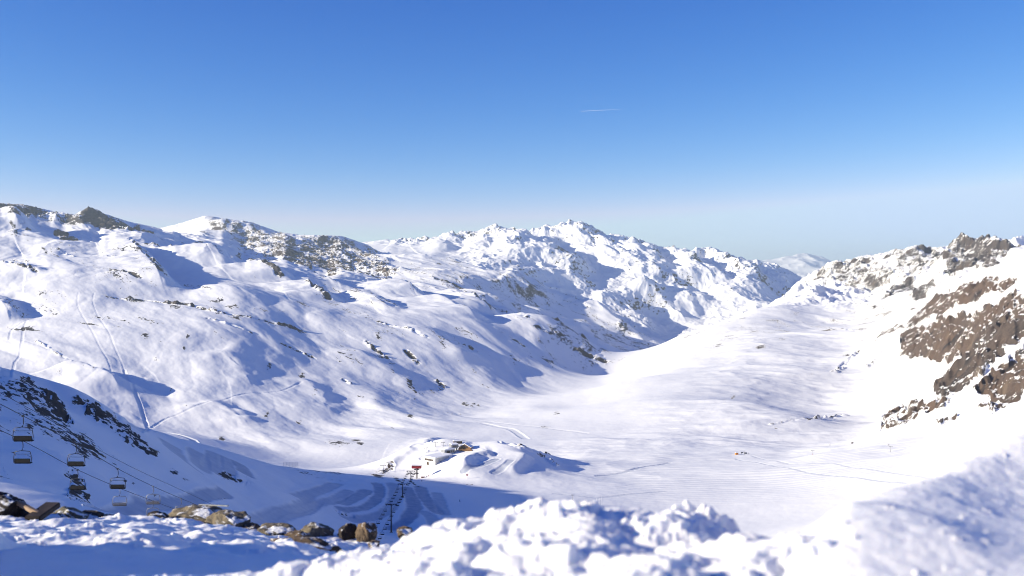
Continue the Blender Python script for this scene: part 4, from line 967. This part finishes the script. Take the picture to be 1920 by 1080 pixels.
# ------------------------------------------------------------------ boulders along the lip of the ledge
def rock_mat(name, a, b, c_):
    m, nt = new_mat(name); g = N(nt); tc = g.n('ShaderNodeTexCoord').outputs['Object']
    n1 = g.noise(tc, 5, 8, .65, .5); n2 = g.noise(tc, 16, 8, .7); n3 = g.noise(tc, 3.1, 5, .6)
    col = g.mix(g.ramp(n1, .38, .62), a, b); col = g.mix(g.ramp(n2, .56, .70), col, c_); col = g.mix(g.ramp(n3, .58, .72), col, (.045, .038, .032))
    geo = g.n('ShaderNodeNewGeometry'); sp = g.n('ShaderNodeSeparateXYZ'); g.l(geo.outputs['Normal'], sp.inputs[0])
    sn = g.math('MULTIPLY', g.ramp(sp.outputs[2], .55, .8), g.ramp(g.noise(tc, 4.3, 6, .6), .48, .57))
    col = g.mix(sn, col, (.84, .85, .87))
    h = g.math('ADD', g.math('MULTIPLY', n1, .05), g.math('MULTIPLY', n2, .035)); bp = g.n('ShaderNodeBump', i_Strength=.9, i_Distance=1.0); g.l(h, bp.inputs['Height'])
    g.out(g.bsdf(col, .85, .2, bp.outputs['Normal']).outputs[0]); return m
RM = [rock_mat('lichened_rock', (.19, .155, .105), (.085, .08, .07), (.36, .31, .21)), rock_mat('rusty_rock', (.15, .105, .068), (.06, .046, .036), (.30, .22, .14)),
      rock_mat('dark_rock', (.045, .034, .03), (.028, .024, .023), (.10, .07, .05)), rock_mat('pale_rock', (.20, .18, .125), (.12, .11, .075), (.32, .29, .2))]
def rock(lab, u0, u1, v0, v1, Yd, mi, seed, dep=.8, tilt=0., flat=.0, grp='rocks along the lip of the snowy ledge'):
    bm = bmesh.new(); bmesh.ops.create_icosphere(bm, subdivisions=5, radius=1)
    r_ = np.random.default_rng(seed); co = np.array([v.co[:] for v in bm.verts])
    for _ in range(13):
        n = r_.normal(size=3); n /= np.linalg.norm(n); d = r_.uniform(.62, .92); s_ = co @ n
        co = co - np.clip(s_ - d, 0, 9)[:, None] * n[None, :] * .93
    q = co * 1.7 + seed
    f = fbm(q[:, 0] + q[:, 2] * .7, q[:, 1] - q[:, 2] * .6, 5, .55, seed=seed); f2 = ridged(q[:, 0] * 1.3 + q[:, 2], q[:, 1] + .3 * q[:, 2], 4, seed=seed + 5) - .5
    co = co * (1 + .22 * f + .13 * f2)[:, None]
    w = (u1 - u0) / F * Yd / 2; h = (v1 - v0) / F * Yd
    for i in range(3):
        lo, hi = co[:, i].min(), co[:, i].max(); co[:, i] = (co[:, i] - (lo + hi) / 2) / ((hi - lo) / 2)
    co = co * np.array([w, max(w * dep, .12), h * .62])
    for v, p in zip(bm.verts, co): v.co = p
    me = bpy.data.meshes.new('rock'); bm.to_mesh(me); bm.free(); me.polygons.foreach_set('use_smooth', [True] * len(me.polygons)); me.materials.append(RM[mi])
    o = bpy.data.objects.new('rock', me); COL.objects.link(o)
    o.location = P((u0 + u1) / 2, v0 + (v1 - v0) * .68, Yd); o.rotation_euler = (0, tilt, r_.uniform(-.3, .3)); tag(o, lab, 'rock', grp); return o
rock('tall dark brown boulder cut by the photo\'s left edge', -40, 47, 919, 972, 10.4, 2, 11)
rock('low rusty stone between the dark boulder and the broken boards', 28, 66, 952, 972, 10.6, 2, 12)
rock('pale lichened stone right of the broken boards', 98, 168, 947, 976, 10.8, 3, 13)
rock('dark wedge of stone trailing right from the pale lichened stone', 140, 192, 957, 976, 10.9, 2, 14)
rock('flat pale green stone poking from the lip of the ledge', 180, 226, 962, 976, 11.0, 3, 15)
rock('small dark stone left of the big lichened boulder', 276, 318, 956, 975, 11.4, 2, 16)
rock('big lichened boulder, upper hump with white and orange patches', 312, 436, 944, 984, 11.7, 0, 17)
rock('dark rounded boulder leaning on the right of the big lichened one', 384, 470, 956, 994, 11.4, 0, 18)
rock('rusty low rock right below the dark rounded boulder', 446, 492, 980, 1004, 11.3, 1, 19)
rock('long low grey slab between the two large boulders', 474, 560, 980, 1005, 11.2, 0, 20, .9)
rock('brown angular boulder with a steep dark right side', 544, 628, 979, 1021, 11.0, 0, 21)
rock('dark block tucked under the angular boulder\'s left side', 528, 580, 993, 1020, 10.8, 1, 22)
rock('slanting dark brown slab of rock, left of the square block', 632, 668, 976, 1016, 11.0, 2, 23, .8, .35)
rock('square brown block of rock with a pale top at the end of the ledge', 666, 708, 976, 1017, 10.9, 1, 24, .9)
rock('long flat brown stone lying alone in the snow below the others', 498, 648, 1004, 1046, 8.6, 1, 25, .45, .12)
rock('flat straw coloured stone half buried in the middle of the ledge', 234, 290, 983, 1004, 9.6, 3, 26, .5)
rock('tiny dark stone beside the long flat brown one', 610, 626, 1022, 1030, 9.4, 2, 27)
rock('small rusty stone just behind the broken snow bank', 744, 774, 987, 1003, 9.5, 1, 28)
rock('small orange stone at the foot of the broken snow bank', 690, 712, 1013, 1026, 9.0, 1, 29)
WOODM = flat_mat('weathered_wood', (.30, .21, .14), .85, var=.35, scale=7); WOODD = flat_mat('wet_dark_wood', (.035, .026, .022), .7, var=.4, scale=7)
def board(lab, a, b, w, th, mat):
    a, b = Vector(a), Vector(b); d = b - a
    q = MB().box((0, 0, 0), (d.length, w, th), bev=min(w, th) * .15); o = q.build('board', mat); o.location = (a + b) / 2
    o.rotation_euler = d.to_track_quat('X', 'Z').to_euler(); return tag(o, lab, 'board', 'broken boards on the ledge')
board('pale weathered board sloping down from the dark boulder', P(26, 938, 10.4), P(80, 968, 10.2), .05, .045, WOODM)
board('short thick dark board propped up right of the pale one', P(60, 974, 10.1), P(100, 946, 10.5), .16, .06, WOODD)
board('dark board lying flat under the pale sloping one', P(30, 952, 10.5), P(74, 972, 10.3), .12, .05, WOODD)
board('thin straight whitish slat lying on top of the big lichened boulder', P(374, 946, 11.9), P(428, 948.5, 11.7), .03, .012, GALV)
# ------------------------------------------------------------------ vapour trail of a far jet
m, nt = new_mat('vapour'); g = N(nt); tc = g.n('ShaderNodeTexCoord').outputs['Object']; sx = g.n('ShaderNodeSeparateXYZ'); g.l(tc, sx.inputs[0])
fa = g.math('MULTIPLY', g.ramp(sx.outputs[0], 1500, -2900, .0, .17), g.ramp(g.noise(g.mapping(tc, (.003, .02, .02)), 1, 4, .6), .2, .7, .5, 1))
df = g.n('ShaderNodeBsdfDiffuse'); df.inputs[0].default_value = (.95, .95, .95, 1); tl = g.n('ShaderNodeBsdfTranslucent'); tl.inputs[0].default_value = (.95, .95, .95, 1); ad = g.n('ShaderNodeMixShader'); g.l(df.outputs[0], ad.inputs[1]); g.l(tl.outputs[0], ad.inputs[2])
tr = g.n('ShaderNodeBsdfTransparent'); mx = g.n('ShaderNodeMixShader'); g.l(fa, mx.inputs[0]); g.l(tr.outputs[0], mx.inputs[1]); g.l(ad.outputs[0], mx.inputs[2]); g.out(mx.outputs[0])
a, b = P(1090, 208.5, 30000), P(1212, 202.5, 36000); ln = (b - a).length / 2
q = MB().tube([(-ln + 2 * ln * i / 30, 0, 0) for i in range(31)], 9, 8, 16); o = q.build('vapour_trail', m, None, True); o.location = (a + b) / 2; o.rotation_euler = (b - a).to_track_quat('X', 'Z').to_euler()
tag(o, 'thin white jet vapour trail alone in the blue sky', 'vapour trail')
print('things', round(time.time() - T0, 1))

# ------------------------------------------------------------------ air
HAZE = 4.2e-5
zall = [float(q.Z.min()) for q in (A, B, Cc, G)] ; ztop = max(float(q.Z.max()) for q in (A, B, Cc)) + 15; zbot = min(zall) - 1.0
HZ0, HZH = (ztop + zbot) / 2, ztop - zbot
me = bpy.data.meshes.new('haze'); bm = bmesh.new(); bmesh.ops.create_cube(bm, size=1); bmesh.ops.transform(bm, matrix=Matrix.Translation((0, 15000, HZ0)) @ Matrix.Diagonal((44000, 34000, HZH, 1)), verts=bm.verts[:]); bm.to_mesh(me); bm.free()
m, nt = new_mat('haze'); pv = nt.nodes.new('ShaderNodeVolumePrincipled'); pv.inputs['Density'].default_value = HAZE; pv.inputs['Color'].default_value = (.74, .89, 1.0, 1); pv.inputs['Anisotropy'].default_value = 0.1
ou = nt.nodes.new('ShaderNodeOutputMaterial'); nt.links.new(pv.outputs[0], ou.inputs['Volume']); me.materials.append(m)
hz = bpy.data.objects.new('haze', me); COL.objects.link(hz); hz['kind'] = 'stuff'

# ------------------------------------------------------------------ light, sky, camera
az, el = math.radians(SUN_AZ), math.radians(SUN_EL)
sd = Vector((math.sin(az) * math.cos(el), math.cos(az) * math.cos(el), math.sin(el)))
L = bpy.data.lights.new('sun', 'SUN'); L.energy = 5.0; L.angle = math.radians(.5); L.color = (1, .90, .70)
lo = bpy.data.objects.new('sun', L); COL.objects.link(lo); lo.rotation_euler = (-sd).to_track_quat('-Z', 'Y').to_euler(); lo.location = sd * 50
W = bpy.data.worlds.new('World'); S.world = W; W.use_nodes = True; nt = W.node_tree; nt.nodes.clear()
sky = nt.nodes.new('ShaderNodeTexSky'); sky.sky_type = 'NISHITA'; sky.sun_disc = False
sky.sun_elevation = el; sky.sun_rotation = az; sky.altitude = 2700; sky.air_density = 1.0; sky.dust_density = .3; sky.ozone_density = 6
bg = nt.nodes.new('ShaderNodeBackground'); bg.inputs['Strength'].default_value = .10
wo = nt.nodes.new('ShaderNodeOutputWorld')
g = N(nt)
sp = nt.nodes.new('ShaderNodeSeparateColor'); cb = nt.nodes.new('ShaderNodeCombineColor'); nt.links.new(sky.outputs[0], sp.inputs[0])
for i, (gam, k, top) in enumerate(((2.3, 17.0, .236), (1.45, 2.2, .497), (.8, 1.26, .80))):      # deeper, purer blue of high mountain air
    q = g.math('MULTIPLY', g.math('POWER', g.math('MINIMUM', g.math('MULTIPLY', sp.outputs[i], .12), top), gam), k * SKYK / .08 / 2 ** EXPO)
    nt.links.new(q, cb.inputs[i])
bg.inputs['Strength'].default_value = .08
nt.links.new(cb.outputs[0], bg.inputs['Color']); nt.links.new(bg.outputs[0], wo.inputs['Surface'])
cam = bpy.data.cameras.new('camera'); co = bpy.data.objects.new('camera', cam); COL.objects.link(co)
cam.sensor_width = 36; cam.lens = F / 1920 * 36; cam.shift_y = -(540 - V0) / 1920
co.rotation_euler = (math.radians(90), 0, 0); co.location = (0, 0, 0)
cam.clip_start = .05; cam.clip_end = 120000
cam.dof.use_dof = True; cam.dof.focus_distance = 500; cam.dof.aperture_fstop = 2.3
S.camera = co
S.view_settings.view_transform = 'Standard'; S.view_settings.look = 'None'; S.view_settings.exposure = EXPO; S.view_settings.gamma = 1
S.render.engine = 'CYCLES'; S.cycles.use_denoising = True; S.cycles.max_bounces = 6; S.cycles.diffuse_bounces = 4; S.cycles.volume_bounces = 0
S.cycles.use_adaptive_sampling = True; S.cycles.filter_width = 1.05
print('script', round(time.time() - T0, 1))
